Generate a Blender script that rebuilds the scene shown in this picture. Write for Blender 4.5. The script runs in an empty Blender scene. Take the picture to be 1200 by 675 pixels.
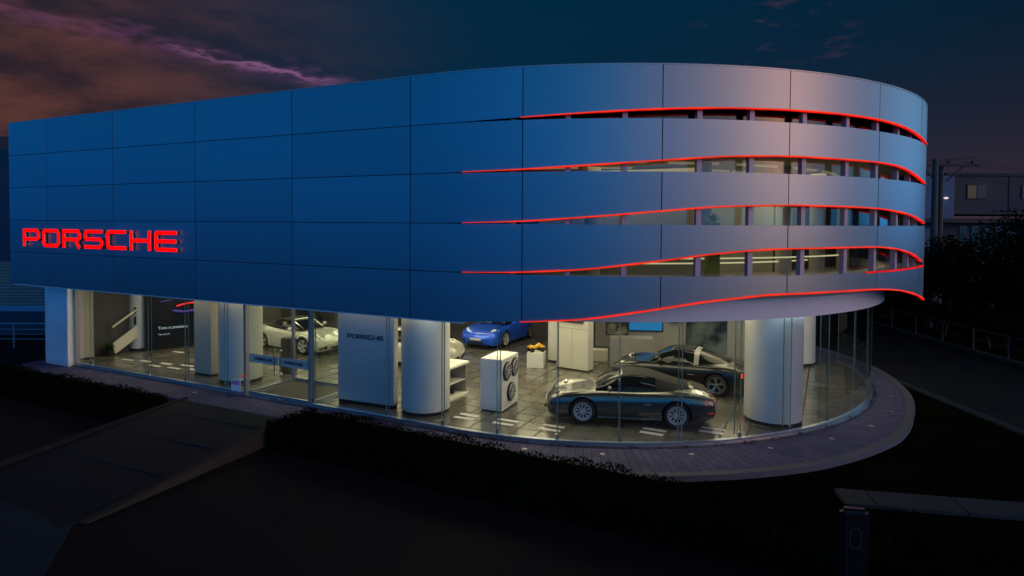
import bpy, bmesh, math, random
from math import sin, cos, pi, radians, exp
from mathutils import Vector, Matrix
random.seed(11)
sc = bpy.context.scene
COL = sc.collection

# ------------------------------------------------------------------ object helpers
def tag(o, label=None, cat=None, group=None, kind=None):
    if label: o['label'] = label
    if cat: o['category'] = cat
    if group: o['group'] = group
    if kind: o['kind'] = kind
    return o

def empty(name, loc=(0, 0, 0), rz=0, parent=None):
    o = bpy.data.objects.new(name, None)
    COL.objects.link(o)
    o.location = loc
    o.rotation_euler = (0, 0, rz)
    o.empty_display_size = .2
    if parent: o.parent = parent
    return o

def copy_tree(o, parent=None):
    c = o.copy(); COL.objects.link(c)
    if parent: c.parent = parent
    for ch in list(o.children): copy_tree(ch, c)
    return c

class MB:
    """collects geometry for ONE mesh"""
    def __init__(s): s.v = []; s.f = []; s.m = []; s.cur = 0; s.sm = []; s.smooth = False
    def add(s, vs, fs):
        b = len(s.v); s.v += [tuple(map(float, v)) for v in vs]
        for f in fs:
            s.f.append([b + i for i in f]); s.m.append(s.cur); s.sm.append(s.smooth)
        return s
    def box(s, x0, x1, y0, y1, z0, z1, M=None):
        vs = [(x0,y0,z0),(x1,y0,z0),(x1,y1,z0),(x0,y1,z0),(x0,y0,z1),(x1,y0,z1),(x1,y1,z1),(x0,y1,z1)]
        if M is not None: vs = [M @ Vector(v) for v in vs]
        return s.add(vs, [(0,3,2,1),(4,5,6,7),(0,1,5,4),(1,2,6,5),(2,3,7,6),(3,0,4,7)])
    def bar(s, a, b, w, h=None, up=(0, 0, 1)):
        a = Vector(a); b = Vector(b); h = h or w
        d = (b - a); L = d.length; d.normalize(); u = Vector(up)
        if abs(d.dot(u)) > .98: u = Vector((1, 0, 0))
        r = d.cross(u).normalized(); u = r.cross(d)
        M = Matrix(((d.x, r.x, u.x, a.x), (d.y, r.y, u.y, a.y), (d.z, r.z, u.z, a.z), (0, 0, 0, 1)))
        return s.box(0, L, -w/2, w/2, -h/2, h/2, M)
    def lathe(s, prof, n=24, c=(0, 0, 0), axis='z', a0=0, a1=2*pi, cap=True):
        full = abs(a1 - a0 - 2*pi) < 1e-4
        k = n if full else n + 1
        vs = []
        for i in range(k):
            a = a0 + (a1 - a0) * i / n
            for r, h in prof:
                p = (r*cos(a), r*sin(a), h) if axis == 'z' else ((r*cos(a), h, r*sin(a)) if axis == 'y' else (h, r*cos(a), r*sin(a)))
                vs.append((p[0]+c[0], p[1]+c[1], p[2]+c[2]))
        m = len(prof); fs = []
        for i in range(n):
            j = (i + 1) % k
            for q in range(m - 1):
                fs.append((i*m+q, j*m+q, j*m+q+1, i*m+q+1))
        if cap and full:
            if prof[0][0] > 1e-5: fs.append([i*m for i in range(k)])
            if prof[-1][0] > 1e-5: fs.append([i*m+m-1 for i in range(k)][::-1])
        return s.add(vs, fs)
    def cyl(s, c, r, z0, z1, n=24): return s.lathe([(r, z0), (r, z1)], n, c)
    def tube(s, pts, r, n=8):
        pts = [Vector(p) for p in pts]; vs = []; fs = []
        for i, p in enumerate(pts):
            d = (pts[min(i+1, len(pts)-1)] - pts[max(i-1, 0)]).normalized()
            u = Vector((0, 0, 1)) if abs(d.z) < .95 else Vector((1, 0, 0))
            x = d.cross(u).normalized(); y = x.cross(d)
            rr = r[i] if isinstance(r, (list, tuple)) else r
            for k in range(n):
                a = 2*pi*k/n; vs.append(p + x*cos(a)*rr + y*sin(a)*rr)
        for i in range(len(pts)-1):
            for k in range(n):
                fs.append((i*n+k, i*n+(k+1) % n, (i+1)*n+(k+1) % n, (i+1)*n+k))
        fs.append(list(range(n))[::-1]); fs.append([(len(pts)-1)*n+k for k in range(n)])
        return s.add(vs, fs)
    def grid(s, P, th=0, nrm=None):
        """P[i][j] points -> sheet; th>0 gives it a thickness along nrm (a vector or a function)"""
        ni, nj = len(P), len(P[0]); P = [[Vector(p) for p in r] for r in P]
        vs = [p for r in P for p in r]
        fs = [(i*nj+j, (i+1)*nj+j, (i+1)*nj+j+1, i*nj+j+1) for i in range(ni-1) for j in range(nj-1)]
        if not th: return s.add(vs, fs)
        N = ni*nj; off = []
        for i in range(ni):
            for j in range(nj):
                a = P[min(i+1, ni-1)][j] - P[max(i-1, 0)][j]; b = P[i][min(j+1, nj-1)] - P[i][max(j-1, 0)]
                off.append(P[i][j] - a.cross(b).normalized()*th)
        fs2 = [tuple(N + k for k in f[::-1]) for f in fs]
        ed = [i*nj for i in range(ni)] + [(ni-1)*nj+j for j in range(1, nj)] + [i*nj+nj-1 for i in range(ni-2, -1, -1)] + list(range(nj-2, 0, -1))
        for k in range(len(ed)):
            a, b = ed[k], ed[(k+1) % len(ed)]
            fs2.append((a, N+a, N+b, b))
        return s.add(vs + off, fs + fs2)
def _b(s, name, mat, parent=None, bevel=0, smooth=0, fixn=True):
    me = bpy.data.meshes.new(name); me.from_pydata(s.v, [], s.f)
    mats = mat if isinstance(mat, (list, tuple)) else [mat]
    for m in mats: me.materials.append(m)
    if len(mats) > 1: me.polygons.foreach_set('material_index', s.m)
    if fixn:
        b = bmesh.new(); b.from_mesh(me)
        bmesh.ops.recalc_face_normals(b, faces=b.faces)
        if bevel:
            es = [e for e in b.edges if len(e.link_faces) == 2 and e.calc_face_angle(0) > .6]
            bmesh.ops.bevel(b, geom=es, offset=bevel, segments=2, affect='EDGES', clamp_overlap=True)
        b.to_mesh(me); b.free()
    o = bpy.data.objects.new(name, me); COL.objects.link(o)
    if parent: o.parent = parent
    if smooth:
        me.polygons.foreach_set('use_smooth', [True]*len(me.polygons))
        try: me.set_sharp_from_angle(angle=radians(smooth))
        except Exception: pass
    return o
MB.build = _b

# ------------------------------------------------------------------ materials
def mat(name, col, rough=.5, metal=0, coat=0, emit=None, es=0, spec=None, bump=None, var=None, trans=0):
    m = bpy.data.materials.new(name); m.use_nodes = True
    nt = m.node_tree; p = nt.nodes['Principled BSDF']
    c = (*col, 1)
    p.inputs['Base Color'].default_value = c
    p.inputs['Roughness'].default_value = rough
    p.inputs['Metallic'].default_value = metal
    p.inputs['Coat Weight'].default_value = coat
    p.inputs['Coat Roughness'].default_value = .04
    if spec is not None: p.inputs['Specular IOR Level'].default_value = spec
    if emit: p.inputs['Emission Color'].default_value = (*emit, 1); p.inputs['Emission Strength'].default_value = es
    tc = nt.nodes.new('ShaderNodeTexCoord')
    if var:   # (scale, amount) mottled colour that belongs to the surface itself
        n = nt.nodes.new('ShaderNodeTexNoise'); n.inputs['Scale'].default_value = var[0]; n.inputs['Detail'].default_value = 6
        nt.links.new(tc.outputs['Object'], n.inputs['Vector'])
        mp = nt.nodes.new('ShaderNodeMapRange'); mp.inputs['From Min'].default_value = .3; mp.inputs['From Max'].default_value = .7
        mp.inputs['To Min'].default_value = 1-var[1]; mp.inputs['To Max'].default_value = 1+var[1]
        nt.links.new(n.outputs['Fac'], mp.inputs['Value'])
        mx = nt.nodes.new('ShaderNodeVectorMath'); mx.operation = 'SCALE'; mx.inputs[0].default_value = col
        nt.links.new(mp.outputs['Result'], mx.inputs['Scale'])
        nt.links.new(mx.outputs['Vector'], p.inputs['Base Color'])
        mr = nt.nodes.new('ShaderNodeMapRange'); mr.inputs['From Min'].default_value = .3; mr.inputs['From Max'].default_value = .7
        mr.inputs['To Min'].default_value = max(.02, rough*.85); mr.inputs['To Max'].default_value = min(1, rough*1.15)
        nt.links.new(n.outputs['Fac'], mr.inputs['Value']); nt.links.new(mr.outputs['Result'], p.inputs['Roughness'])
    if bump:
        n = nt.nodes.new('ShaderNodeTexNoise'); n.inputs['Scale'].default_value = bump[0]; n.inputs['Detail'].default_value = 5
        nt.links.new(tc.outputs['Object'], n.inputs['Vector'])
        b = nt.nodes.new('ShaderNodeBump'); b.inputs['Strength'].default_value = bump[1]; b.inputs['Distance'].default_value = .02
        nt.links.new(n.outputs['Fac'], b.inputs['Height']); nt.links.new(b.outputs['Normal'], p.inputs['Normal'])
    return m

def glass_mat(name, tint, refl=1.0, ior=1.5, rough=.0):
    m = bpy.data.materials.new(name); m.use_nodes = True; nt = m.node_tree; nt.nodes.clear()
    out = nt.nodes.new('ShaderNodeOutputMaterial'); t = nt.nodes.new('ShaderNodeBsdfTransparent'); t.inputs[0].default_value = (*tint, 1)
    g = nt.nodes.new('ShaderNodeBsdfGlossy'); g.inputs['Roughness'].default_value = rough; g.inputs['Color'].default_value = (.9, .95, .95, 1)
    fr = nt.nodes.new('ShaderNodeFresnel'); fr.inputs['IOR'].default_value = ior
    ge = nt.nodes.new('ShaderNodeNewGeometry'); im = nt.nodes.new('ShaderNodeMapRange')   # same reflectance from both faces of the thin pane
    im.inputs['To Min'].default_value = ior; im.inputs['To Max'].default_value = 1/ior
    nt.links.new(ge.outputs['Backfacing'], im.inputs['Value']); nt.links.new(im.outputs[0], fr.inputs['IOR'])
    ml = nt.nodes.new('ShaderNodeMath'); ml.operation = 'MULTIPLY'; ml.inputs[1].default_value = refl; ml.use_clamp = True
    mx = nt.nodes.new('ShaderNodeMixShader')
    nt.links.new(fr.outputs[0], ml.inputs[0]); nt.links.new(ml.outputs[0], mx.inputs[0])
    nt.links.new(t.outputs[0], mx.inputs[1]); nt.links.new(g.outputs[0], mx.inputs[2]); nt.links.new(mx.outputs[0], out.inputs[0])
    return m

M = {}
def alu_mat():
    m = mat('brushed aluminium cladding', (.27, .28, .31), .37, .92, bump=(240, .03)); nt = m.node_tree; p = nt.nodes['Principled BSDF']
    oi = nt.nodes.new('ShaderNodeObjectInfo'); mr = nt.nodes.new('ShaderNodeMapRange'); mr.inputs['To Min'].default_value = .92; mr.inputs['To Max'].default_value = 1.06
    nt.links.new(oi.outputs['Random'], mr.inputs['Value']); v = nt.nodes.new('ShaderNodeVectorMath'); v.operation = 'SCALE'; v.inputs[0].default_value = (.27, .28, .31)
    nt.links.new(mr.outputs[0], v.inputs['Scale']); nt.links.new(v.outputs[0], p.inputs['Base Color']); return m
M['alu'] = alu_mat()
M['seam'] = mat('dark seam backing', (.012, .012, .014), .8)
def led_mat():
    m = mat('red led tube', (.2, .0, .0), .8, spec=.1, emit=(1, 0, 0), es=1.15); nt = m.node_tree; p = nt.nodes['Principled BSDF']
    tc = nt.nodes.new('ShaderNodeTexCoord'); n = nt.nodes.new('ShaderNodeTexNoise'); n.inputs['Scale'].default_value = 1.3; n.inputs['Detail'].default_value = 5
    nt.links.new(tc.outputs['Object'], n.inputs['Vector']); r_ = nt.nodes.new('ShaderNodeValToRGB')
    r_.color_ramp.elements[0].position = .35; r_.color_ramp.elements[0].color = (.33, .001, .008, 1); r_.color_ramp.elements[1].position = .68; r_.color_ramp.elements[1].color = (.95, .010, .002, 1)
    nt.links.new(n.outputs['Fac'], r_.inputs[0]); nt.links.new(r_.outputs[0], p.inputs['Emission Color']); return m
M['led'] = led_mat()
M['ledhot'] = mat('orange led core', (.7, .1, .02), .4, emit=(1.0, .05, .004), es=.9)
M['letter_red'] = mat('red letter face', (.3, 0, 0), .9, spec=0, emit=(1.0, .001, .001), es=1.8)
M['letter_side'] = mat('letter side aluminium', (.6, .6, .6), .35, .7)
M['skirt'] = mat('white render', (.74, .73, .74), .6, var=(2.5, .03), bump=(60, .05))
M['colwhite'] = mat('satin white metal column casing', (.70, .70, .68), .42, .2, coat=.15, var=(3, .02))
M['signwall'] = mat('satin white metal panel', (.80, .82, .84), .36, .75)
M['pier'] = mat('pier cladding', (.92, .95, .98), .4, .55, var=(2, .03))
M['mull'] = mat('pale mullion metal', (.42, .38, .42), .5, .2)
M['frame'] = mat('grey metal frame', (.35, .34, .35), .4, .6)
M['framedark'] = mat('dark metal frame', (.03, .03, .033), .4, .5)
M['glass'] = glass_mat('clear shopfront glass', (.93, .965, .95), .85)
M['fin'] = glass_mat('glass fin', (.93, .97, .955), .25)
M['glassedge'] = mat('green glass edge', (.2, .27, .25), .2, 0, coat=.5)
M['glassup'] = glass_mat('upper floor glass', (.8, .83, .8), .8)
M['frost'] = mat('frosted band', (.46, .44, .38), .7)
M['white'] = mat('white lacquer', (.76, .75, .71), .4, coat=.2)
M['offwhite'] = mat('cream wall paint', (.62, .59, .5), .65, var=(2, .03))
M['beige'] = mat('beige wall panel', (.45, .42, .36), .6, var=(4, .04))
M['grey'] = mat('grey laminate', (.28, .27, .25), .5, var=(5, .05))
M['darkgrey'] = mat('charcoal wall', (.05, .048, .047), .6, var=(3, .1))
M['black'] = mat('black gloss', (.008, .008, .009), .18, coat=.4)
M['mattblack'] = mat('matt black', (.012, .012, .013), .7)
M['rubber'] = mat('tyre rubber', (.015, .015, .015), .75)
M['rim'] = mat('silver alloy', (.62, .62, .64), .28, .9)
M['rimdark'] = mat('satin alloy', (.62, .61, .6), .35, .3)
M['chrome'] = mat('polished steel', (.75, .75, .75), .12, 1)
M['carglass'] = mat('tinted car glass', (.006, .008, .01), .08, spec=.35)
M['hlamp'] = mat('headlamp glass', (.75, .75, .7), .1, .3, coat=1)
M['tlamp'] = mat('red lamp glass', (.5, .01, .01), .15, coat=1, emit=(1, .02, .02), es=.25)
M['tlit'] = mat('lit red lamp', (.6, .01, .01), .15, emit=(1, .01, .02), es=4)
M['soft'] = mat('black canvas roof', (.012, .012, .013), .85, bump=(150, .2))
M['plate'] = mat('number plate', (.7, .7, .66), .5)
M['seat'] = mat('dark leather', (.02, .018, .017), .5)
M['concrete'] = mat('concrete', (.045, .043, .04), .85, spec=.1, var=(3, .15), bump=(40, .3))
M['kerb'] = mat('kerb stone', (.10, .105, .14), .75, var=(6, .15), bump=(50, .3))
M['coping'] = mat('blue grey coping stone', (.006, .016, .026), .8, var=(5, .12), bump=(50, .2))
M['base'] = mat('anodised base rail', (.32, .38, .46), .3, .8)
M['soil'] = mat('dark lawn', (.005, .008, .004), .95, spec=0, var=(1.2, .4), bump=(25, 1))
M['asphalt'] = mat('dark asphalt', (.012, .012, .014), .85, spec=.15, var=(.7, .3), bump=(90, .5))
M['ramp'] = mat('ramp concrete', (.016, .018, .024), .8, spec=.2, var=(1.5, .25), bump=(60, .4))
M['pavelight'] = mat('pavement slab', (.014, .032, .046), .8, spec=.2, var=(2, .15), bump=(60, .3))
M['navy'] = mat('navy metal sheet', (.03, .04, .07), .5, .3, var=(2, .1))
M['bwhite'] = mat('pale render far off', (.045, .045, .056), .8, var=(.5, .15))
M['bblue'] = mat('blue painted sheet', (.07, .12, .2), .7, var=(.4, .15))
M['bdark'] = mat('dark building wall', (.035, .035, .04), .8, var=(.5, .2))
M['wood'] = mat('pole timber', (.1, .08, .07), .85, var=(3, .2))
M['bark'] = mat('bark', (.05, .04, .03), .9, var=(5, .3))
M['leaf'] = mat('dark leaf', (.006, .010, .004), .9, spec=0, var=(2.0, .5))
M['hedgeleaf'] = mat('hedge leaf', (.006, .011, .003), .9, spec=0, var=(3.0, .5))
M['ceil'] = mat('showroom ceiling', (.5, .49, .45), .8)
M['lamp'] = mat('ceiling lamp panel', (.9, .9, .85), .4, emit=(1.0, .84, .54), es=7)
M['lampup'] = mat('upper floor lamp', (.5, .5, .4), .4, emit=(1.0, .85, .5), es=.2)
M['hand'] = mat('lit handrail', (.8, .8, .6), .4, emit=(1.0, .9, .5), es=.7)
M['winlit'] = mat('lit window', (.06, .045, .01), .4, emit=(.9, .6, .12), es=.015)
M['windark'] = mat('dark window', (.008, .01, .016), .12, spec=.3)
M['wallLamp'] = mat('lit wall lamp', (.9, .9, .9), .4, emit=(1, .9, .8), es=.8)
M['screenblue'] = mat('blue screen', (.01, .03, .06), .2, emit=(.02, .22, .5), es=.7)
M['screenwhite'] = mat('screen text glow', (.5, .6, .7), .3, emit=(.45, .6, .75), es=.4)
M['screenred'] = mat('red neon line', (.5, 0, 0), .3, emit=(1, .0, .02), es=.7)
M['screenviolet'] = mat('violet neon glow', (.02, .0, .1), .3, emit=(.02, .02, .35), es=.35)
M['yellow'] = mat('yellow plastic', (.75, .4, .01), .35, coat=.4)
M['green'] = mat('plant green', (.03, .12, .02), .6)
M['pink'] = mat('pink sticker', (.6, .2, .35), .5)
M['paper'] = mat('white paper', (.7, .7, .72), .6)

def car_paint(name, col, metal, rough=.25): return mat(name, col, rough, metal, coat=1.0)
M['p_grey'] = car_paint('aventurine green grey paint', (.095, .098, .095), .7)
M['p_black'] = mat('black paint', (.005, .005, .007), .3, .1, coat=.5)
M['p_blue'] = car_paint('bright blue paint', (.005, .11, .95), .3, .3)
M['p_white'] = car_paint('chalk white paint', (.62, .6, .52), .1)

# floor tiles
def tile_mat():
    m = bpy.data.materials.new('grey polished tiles'); m.use_nodes = True; nt = m.node_tree; p = nt.nodes['Principled BSDF']
    tc = nt.nodes.new('ShaderNodeTexCoord'); mp = nt.nodes.new('ShaderNodeMapping'); mp.inputs['Rotation'].default_value = (0, 0, .461)
    nt.links.new(tc.outputs['Object'], mp.inputs[0])
    br = nt.nodes.new('ShaderNodeTexBrick'); br.offset = 0; br.squash = 1
    br.inputs['Scale'].default_value = 1.0; br.inputs['Brick Width'].default_value = .6; br.inputs['Row Height'].default_value = .6
    br.inputs['Mortar Size'].default_value = .024; br.inputs['Mortar Smooth'].default_value = .1
    br.inputs['Color1'].default_value = (.23, .22, .19, 1); br.inputs['Color2'].default_value = (.11, .105, .09, 1); br.inputs['Mortar'].default_value = (.012, .012, .011, 1)
    nt.links.new(mp.outputs[0], br.inputs['Vector'])
    n = nt.nodes.new('ShaderNodeTexNoise'); n.inputs['Scale'].default_value = 3; n.inputs['Detail'].default_value = 6; nt.links.new(tc.outputs['Object'], n.inputs['Vector'])
    mx = nt.nodes.new('ShaderNodeMix'); mx.data_type = 'RGBA'; mx.blend_type = 'MULTIPLY'; mx.inputs[0].default_value = .5
    nt.links.new(br.outputs['Color'], mx.inputs[6]); nt.links.new(n.outputs['Color'], mx.inputs[7]); nt.links.new(mx.outputs[2], p.inputs['Base Color'])
    mr = nt.nodes.new('ShaderNodeMapRange'); mr.inputs['To Min'].default_value = .2; mr.inputs['To Max'].default_value = .7
    nt.links.new(br.outputs['Fac'], mr.inputs['Value']); nt.links.new(mr.outputs[0], p.inputs['Roughness'])
    b = nt.nodes.new('ShaderNodeBump'); b.inputs['Strength'].default_value = .4; b.inputs['Distance'].default_value = .004; b.invert = True
    nt.links.new(br.outputs['Fac'], b.inputs['Height']); nt.links.new(b.outputs[0], p.inputs['Normal'])
    p.inputs['Specular IOR Level'].default_value = .7
    return m
M['tile'] = tile_mat()

CX, CY, R, TH = 2.9347, 25.2848, 11.231, .4609

def paver_mat():
    """radial brick courses round the drum"""
    m = bpy.data.materials.new('brick pavers'); m.use_nodes = True; nt = m.node_tree; p = nt.nodes['Principled BSDF']
    tc = nt.nodes.new('ShaderNodeTexCoord'); mp = nt.nodes.new('ShaderNodeMapping'); mp.inputs['Location'].default_value = (-CX, -CY, 0)
    nt.links.new(tc.outputs['Object'], mp.inputs[0])
    gr = nt.nodes.new('ShaderNodeTexGradient'); gr.gradient_type = 'RADIAL'; nt.links.new(mp.outputs[0], gr.inputs[0])
    ln = nt.nodes.new('ShaderNodeVectorMath'); ln.operation = 'LENGTH'; nt.links.new(mp.outputs[0], ln.inputs[0])
    a = nt.nodes.new('ShaderNodeMath'); a.operation = 'MULTIPLY'; a.inputs[1].default_value = 2*pi*10.6; nt.links.new(gr.outputs['Fac'], a.inputs[0])
    cb = nt.nodes.new('ShaderNodeCombineXYZ'); nt.links.new(ln.outputs['Value'], cb.inputs[0]); nt.links.new(a.outputs[0], cb.inputs[1])
    br = nt.nodes.new('ShaderNodeTexBrick'); br.inputs['Scale'].default_value = 1; br.inputs['Brick Width'].default_value = .4; br.inputs['Row Height'].default_value = .2
    br.inputs['Mortar Size'].default_value = .009
    br.inputs['Color1'].default_value = (.12, .115, .22, 1); br.inputs['Color2'].default_value = (.085, .085, .18, 1); br.inputs['Mortar'].default_value = (.04, .04, .07, 1)
    nt.links.new(cb.outputs[0], br.inputs['Vector']); nt.links.new(br.outputs['Color'], p.inputs['Base Color'])
    p.inputs['Roughness'].default_value = .8; p.inputs['Specular IOR Level'].default_value = .15
    b = nt.nodes.new('ShaderNodeBump'); b.inputs['Strength'].default_value = .5; b.inputs['Distance'].default_value = .01; b.invert = True
    nt.links.new(br.outputs['Fac'], b.inputs['Height']); nt.links.new(b.outputs[0], p.inputs['Normal'])
    return m
M['paver'] = paver_mat()

def corrug(name, col, period, depth, vertical):
    m = mat(name, col, .5, .2, var=(1.5, .12)); nt = m.node_tree; p = nt.nodes['Principled BSDF']
    tc = nt.nodes.new('ShaderNodeTexCoord'); w = nt.nodes.new('ShaderNodeTexWave'); w.bands_direction = 'X' if vertical else 'Z'
    w.inputs['Scale'].default_value = .314/period*1.0; nt.links.new(tc.outputs['Object'], w.inputs[0])
    b = nt.nodes.new('ShaderNodeBump'); b.inputs['Strength'].default_value = 1; b.inputs['Distance'].default_value = depth
    nt.links.new(w.outputs['Fac'], b.inputs['Height']); nt.links.new(b.outputs[0], p.inputs['Normal'])
    return m
M['shutter'] = corrug('corrugated sheet', (.16, .22, .22), .16, .04, False)

# ------------------------------------------------------------------ building outline (metres along the facade from the tangent point)
DX, DY = cos(TH), -sin(TH)
def nrm(a): return Vector((-sin(TH-a), -cos(TH-a)))
def W(s, off=0, z=0):
    if s < 0:
        n = nrm(0); p = Vector((CX, CY)) + n*(R-off) + Vector((DX, DY))*s
    else:
        n = nrm(s/R); p = Vector((CX, CY)) + n*(R-off)
    return Vector((p.x, p.y, z))
def srange(s0, s1, step=.22):
    pts = [s0]
    n = max(1, int(math.ceil((s1-s0)/step)))
    if s1 <= 0: n = 1
    return [s0 + (s1-s0)*i/n for i in range(n+1)]
def interp(tab, s):
    if s <= tab[0][0]: return tab[0][1]
    for (a, u), (b, v) in zip(tab, tab[1:]):
        if s <= b:
            t = (s-a)/(b-a); return u + (v-u)*t
    return tab[-1][1]
def smooth_tab(tab, s):
    h = .35
    return sum(interp(tab, s+d*h)*w for d, w in ((-1, .25), (0, .5), (1, .25)))
def strip(mb, s0, s1, o0, o1, zlo, zhi, step=.22):
    """closed curved slab between offsets o0<o1 (inwards) and heights (numbers or functions of s)"""
    ss = srange(s0, s1, step)
    g0 = o0 if callable(o0) else (lambda s: o0); g1 = o1 if callable(o1) else (lambda s: o1)
    f0 = zlo if callable(zlo) else (lambda s: zlo); f1 = zhi if callable(zhi) else (lambda s: zhi)
    vs = []
    for s in ss:
        vs += [W(s, g0(s), f0(s)), W(s, g0(s), f1(s)), W(s, g1(s), f1(s)), W(s, g1(s), f0(s))]
    fs = []
    for i in range(len(ss)-1):
        for k in range(4):
            fs.append((i*4+k, i*4+(k+1) % 4, (i+1)*4+(k+1) % 4, (i+1)*4+k))
    fs += [(3, 2, 1, 0), tuple((len(ss)-1)*4+k for k in range(4))]
    mb.add(vs, fs)
    return mb

BZ = [8.85, 7.69, 6.53, 5.36, 4.22, 3.06]
GAP = [  # how far the lower edge of each band lifts, against s
    [(1.0, 0), (2.45, .045), (3.37, .09), (4.12, .13), (5.53, .2), (6.96, .25), (8.6, .275), (10, .285), (11.4, .28), (12.4, .25), (13.1, .21), (14.2, .12), (15.3, .03), (16.2, 0)],
    [(.6, 0), (2.46, .05), (4.1, .14), (5.4, .23), (7, .35), (8.5, .395), (10, .39), (11.4, .39), (12.4, .37), (13.1, .31), (13.9, .2), (14.9, .07), (15.9, 0)],
    [(.6, 0), (2.2, .045), (3.1, .1), (4.4, .2), (5.5, .3), (6.8, .41), (8.6, .46), (10.5, .445), (11.8, .42), (13.1, .33), (14.1, .22), (14.9, .12), (16, 0)],
    [(.7, 0), (2.2, .04), (3.85, .14), (5.4, .33), (6.5, .48), (7.65, .58), (8.6, .61), (11.6, .62), (12.75, .54), (13.95, .36), (14.8, .16), (15.6, 0)],
    [(1.0, 0), (2.24, .07), (3.86, .19), (5.45, .44), (6.5, .6), (8, .73), (10, .74), (11.6, .73), (12.8, .64), (13.9, .48), (15.1, .27), (16.5, 0)],
]
def lift(b, s):
    if s <= GAP[b][0][0] or s >= GAP[b][-1][0]: return 0
    return max(0, smooth_tab(GAP[b], s))
SEAMS = [-18.09, -15.7, -12.0, -8.1, -4.27, -.44, 2.44, 5.52, 8.57, 11.65, 14.72, 17.8, 20.9, 24.0, 27.1, 30.2, 33.3, 35.28]

bld = tag(empty('showroom_building', W(-.44, 0, 0)), 'two storey car showroom with blue silver metal cladding and a glazed rounded corner', 'building')
O = bld.location.copy()
def bpart(mb, name, m, parent=None, **k):
    o = mb.build(name, m, None, **k)
    o.parent = parent or bld
    o.matrix_parent_inverse = Matrix.Identity(4)
    if parent is None: o.location = -O
    return o

for b in range(5):
    zt = BZ[b] - (.0 if b == 0 else .009); zb = BZ[b+1] + .009
    for i in range(len(SEAMS)-1):
        s0, s1 = SEAMS[i]+.011, SEAMS[i+1]-.011
        mb = MB()
        # every panel sits a hair differently on its brackets
        jo = random.uniform(-.004, .004)
        strip(mb, s0, s1, jo, jo+.05, (lambda s, zb=zb, b=b: zb + lift(b, s)), zt, step=.2)
        bpart(mb, 'cladding_panel', M['alu'], smooth=30)
# dark backing
mb = MB(); strip(mb, -18.05, .55, .075, .16, 3.1, 8.8)
for b in range(5):
    for s in SEAMS[6:]:
        top = BZ[b] - .02
        lo = BZ[b+1] + lift(b, s) + .03
        strip(mb, s-.07, s+.07, .058, .12, lo, top, step=.2)
strip(mb, 16.6, 35.2, .075, .16, 3.1, 8.8, step=.5)
bpart(mb, 'cladding_backing', M['seam'])
# parapet cap
mb = MB(); strip(mb, -18.09, 35.28, -.01, .3, 8.852, 8.88, step=.3); bpart(mb, 'parapet_cap', M['frame'])
mb = MB(); strip(mb, -18.0, 35.2, .2, .28, 8.3, 8.85, step=.4); bpart(mb, 'parapet_wall', M['bdark'])

# red light strips along each lifted edge
RIB = [(2.4, 15.6), (1.0, 15.3), (1.0, 15.3), (1.0, 14.9), (2.4, 15.8)]
for b, (s0, s1) in enumerate(RIB):
    f = lambda s, b=b: BZ[b+1] + lift(b, s) + .006
    mb = MB()
    tp = lambda s, s0=s0: min(1, .25 + (s-s0)/2.6)
    strip(mb, s0, s1, -.05, .02, (lambda s: f(s)-.03*tp(s)), (lambda s: f(s)+.006*tp(s)), step=.2)
    o = bpart(mb, 'light_strip', M['led'], smooth=30)
    mb = MB()
    ss = srange(s0 + .02, s1 - .02, .2)
    mb.tube([W(s, -.053, f(s)-.01) for s in ss], [.008*tp(s) for s in ss], 6)
    bpart(mb, 'light_core', M['ledhot'], parent=o)
mb = MB(); strip(mb, 11.2, 15.4, -.04, .02, 4.19, 4.228, step=.2); bpart(mb, 'light_strip', M['led'], smooth=30)

# slit windows: glass ring, mullions
mb = MB(); strip(mb, .5, 17.5, .42, .43, 4.0, 8.3, step=.25); bpart(mb, 'slit_glazing', M['glassup'])
ms = [3.45 - 1.27, 3.45, 4.72, 6.41, 7.68, 9.12, 10.55, 11.82, 13.05, 14.1, 15.1]
for s in ms:
    for (zlo, zhi, b) in ((7.69, 7.69, 0), (6.53, 6.53, 1), (5.36, 5.36, 2), (4.22, 4.22, 3)):
        h = lift(b, s)
        if h < .03: continue
        mb = MB(); strip(mb, s-.06, s+.06, .13, .26, zlo-.12, zhi+h+.1, step=.2)
        bpart(mb, 'mullion', M['mull'])
# sills of the slits
for z in (7.69, 6.53, 5.36, 4.22):
    mb = MB(); strip(mb, .6, 16.5, .07, .41, z-.05, z-.012, step=.25); bpart(mb, 'sill', M['frame'])

# inner skirt below the lifted lowest band
mb = MB(); strip(mb, -.3, 24, .999, 1.2, 3.05, 4.1, step=.25); bpart(mb, 'soffit_skirt', M['skirt'], smooth=30)
mb = MB(); strip(mb, -18.0, 1.0, .06, 1.4, 3.02, 3.055, step=.25); bpart(mb, 'soffit', M['skirt'])
mb = MB(); strip(mb, 1.0, 35.2, .17, .995, 3.98, 4.02, step=.25); bpart(mb, 'soffit', M['skirt'])

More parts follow.
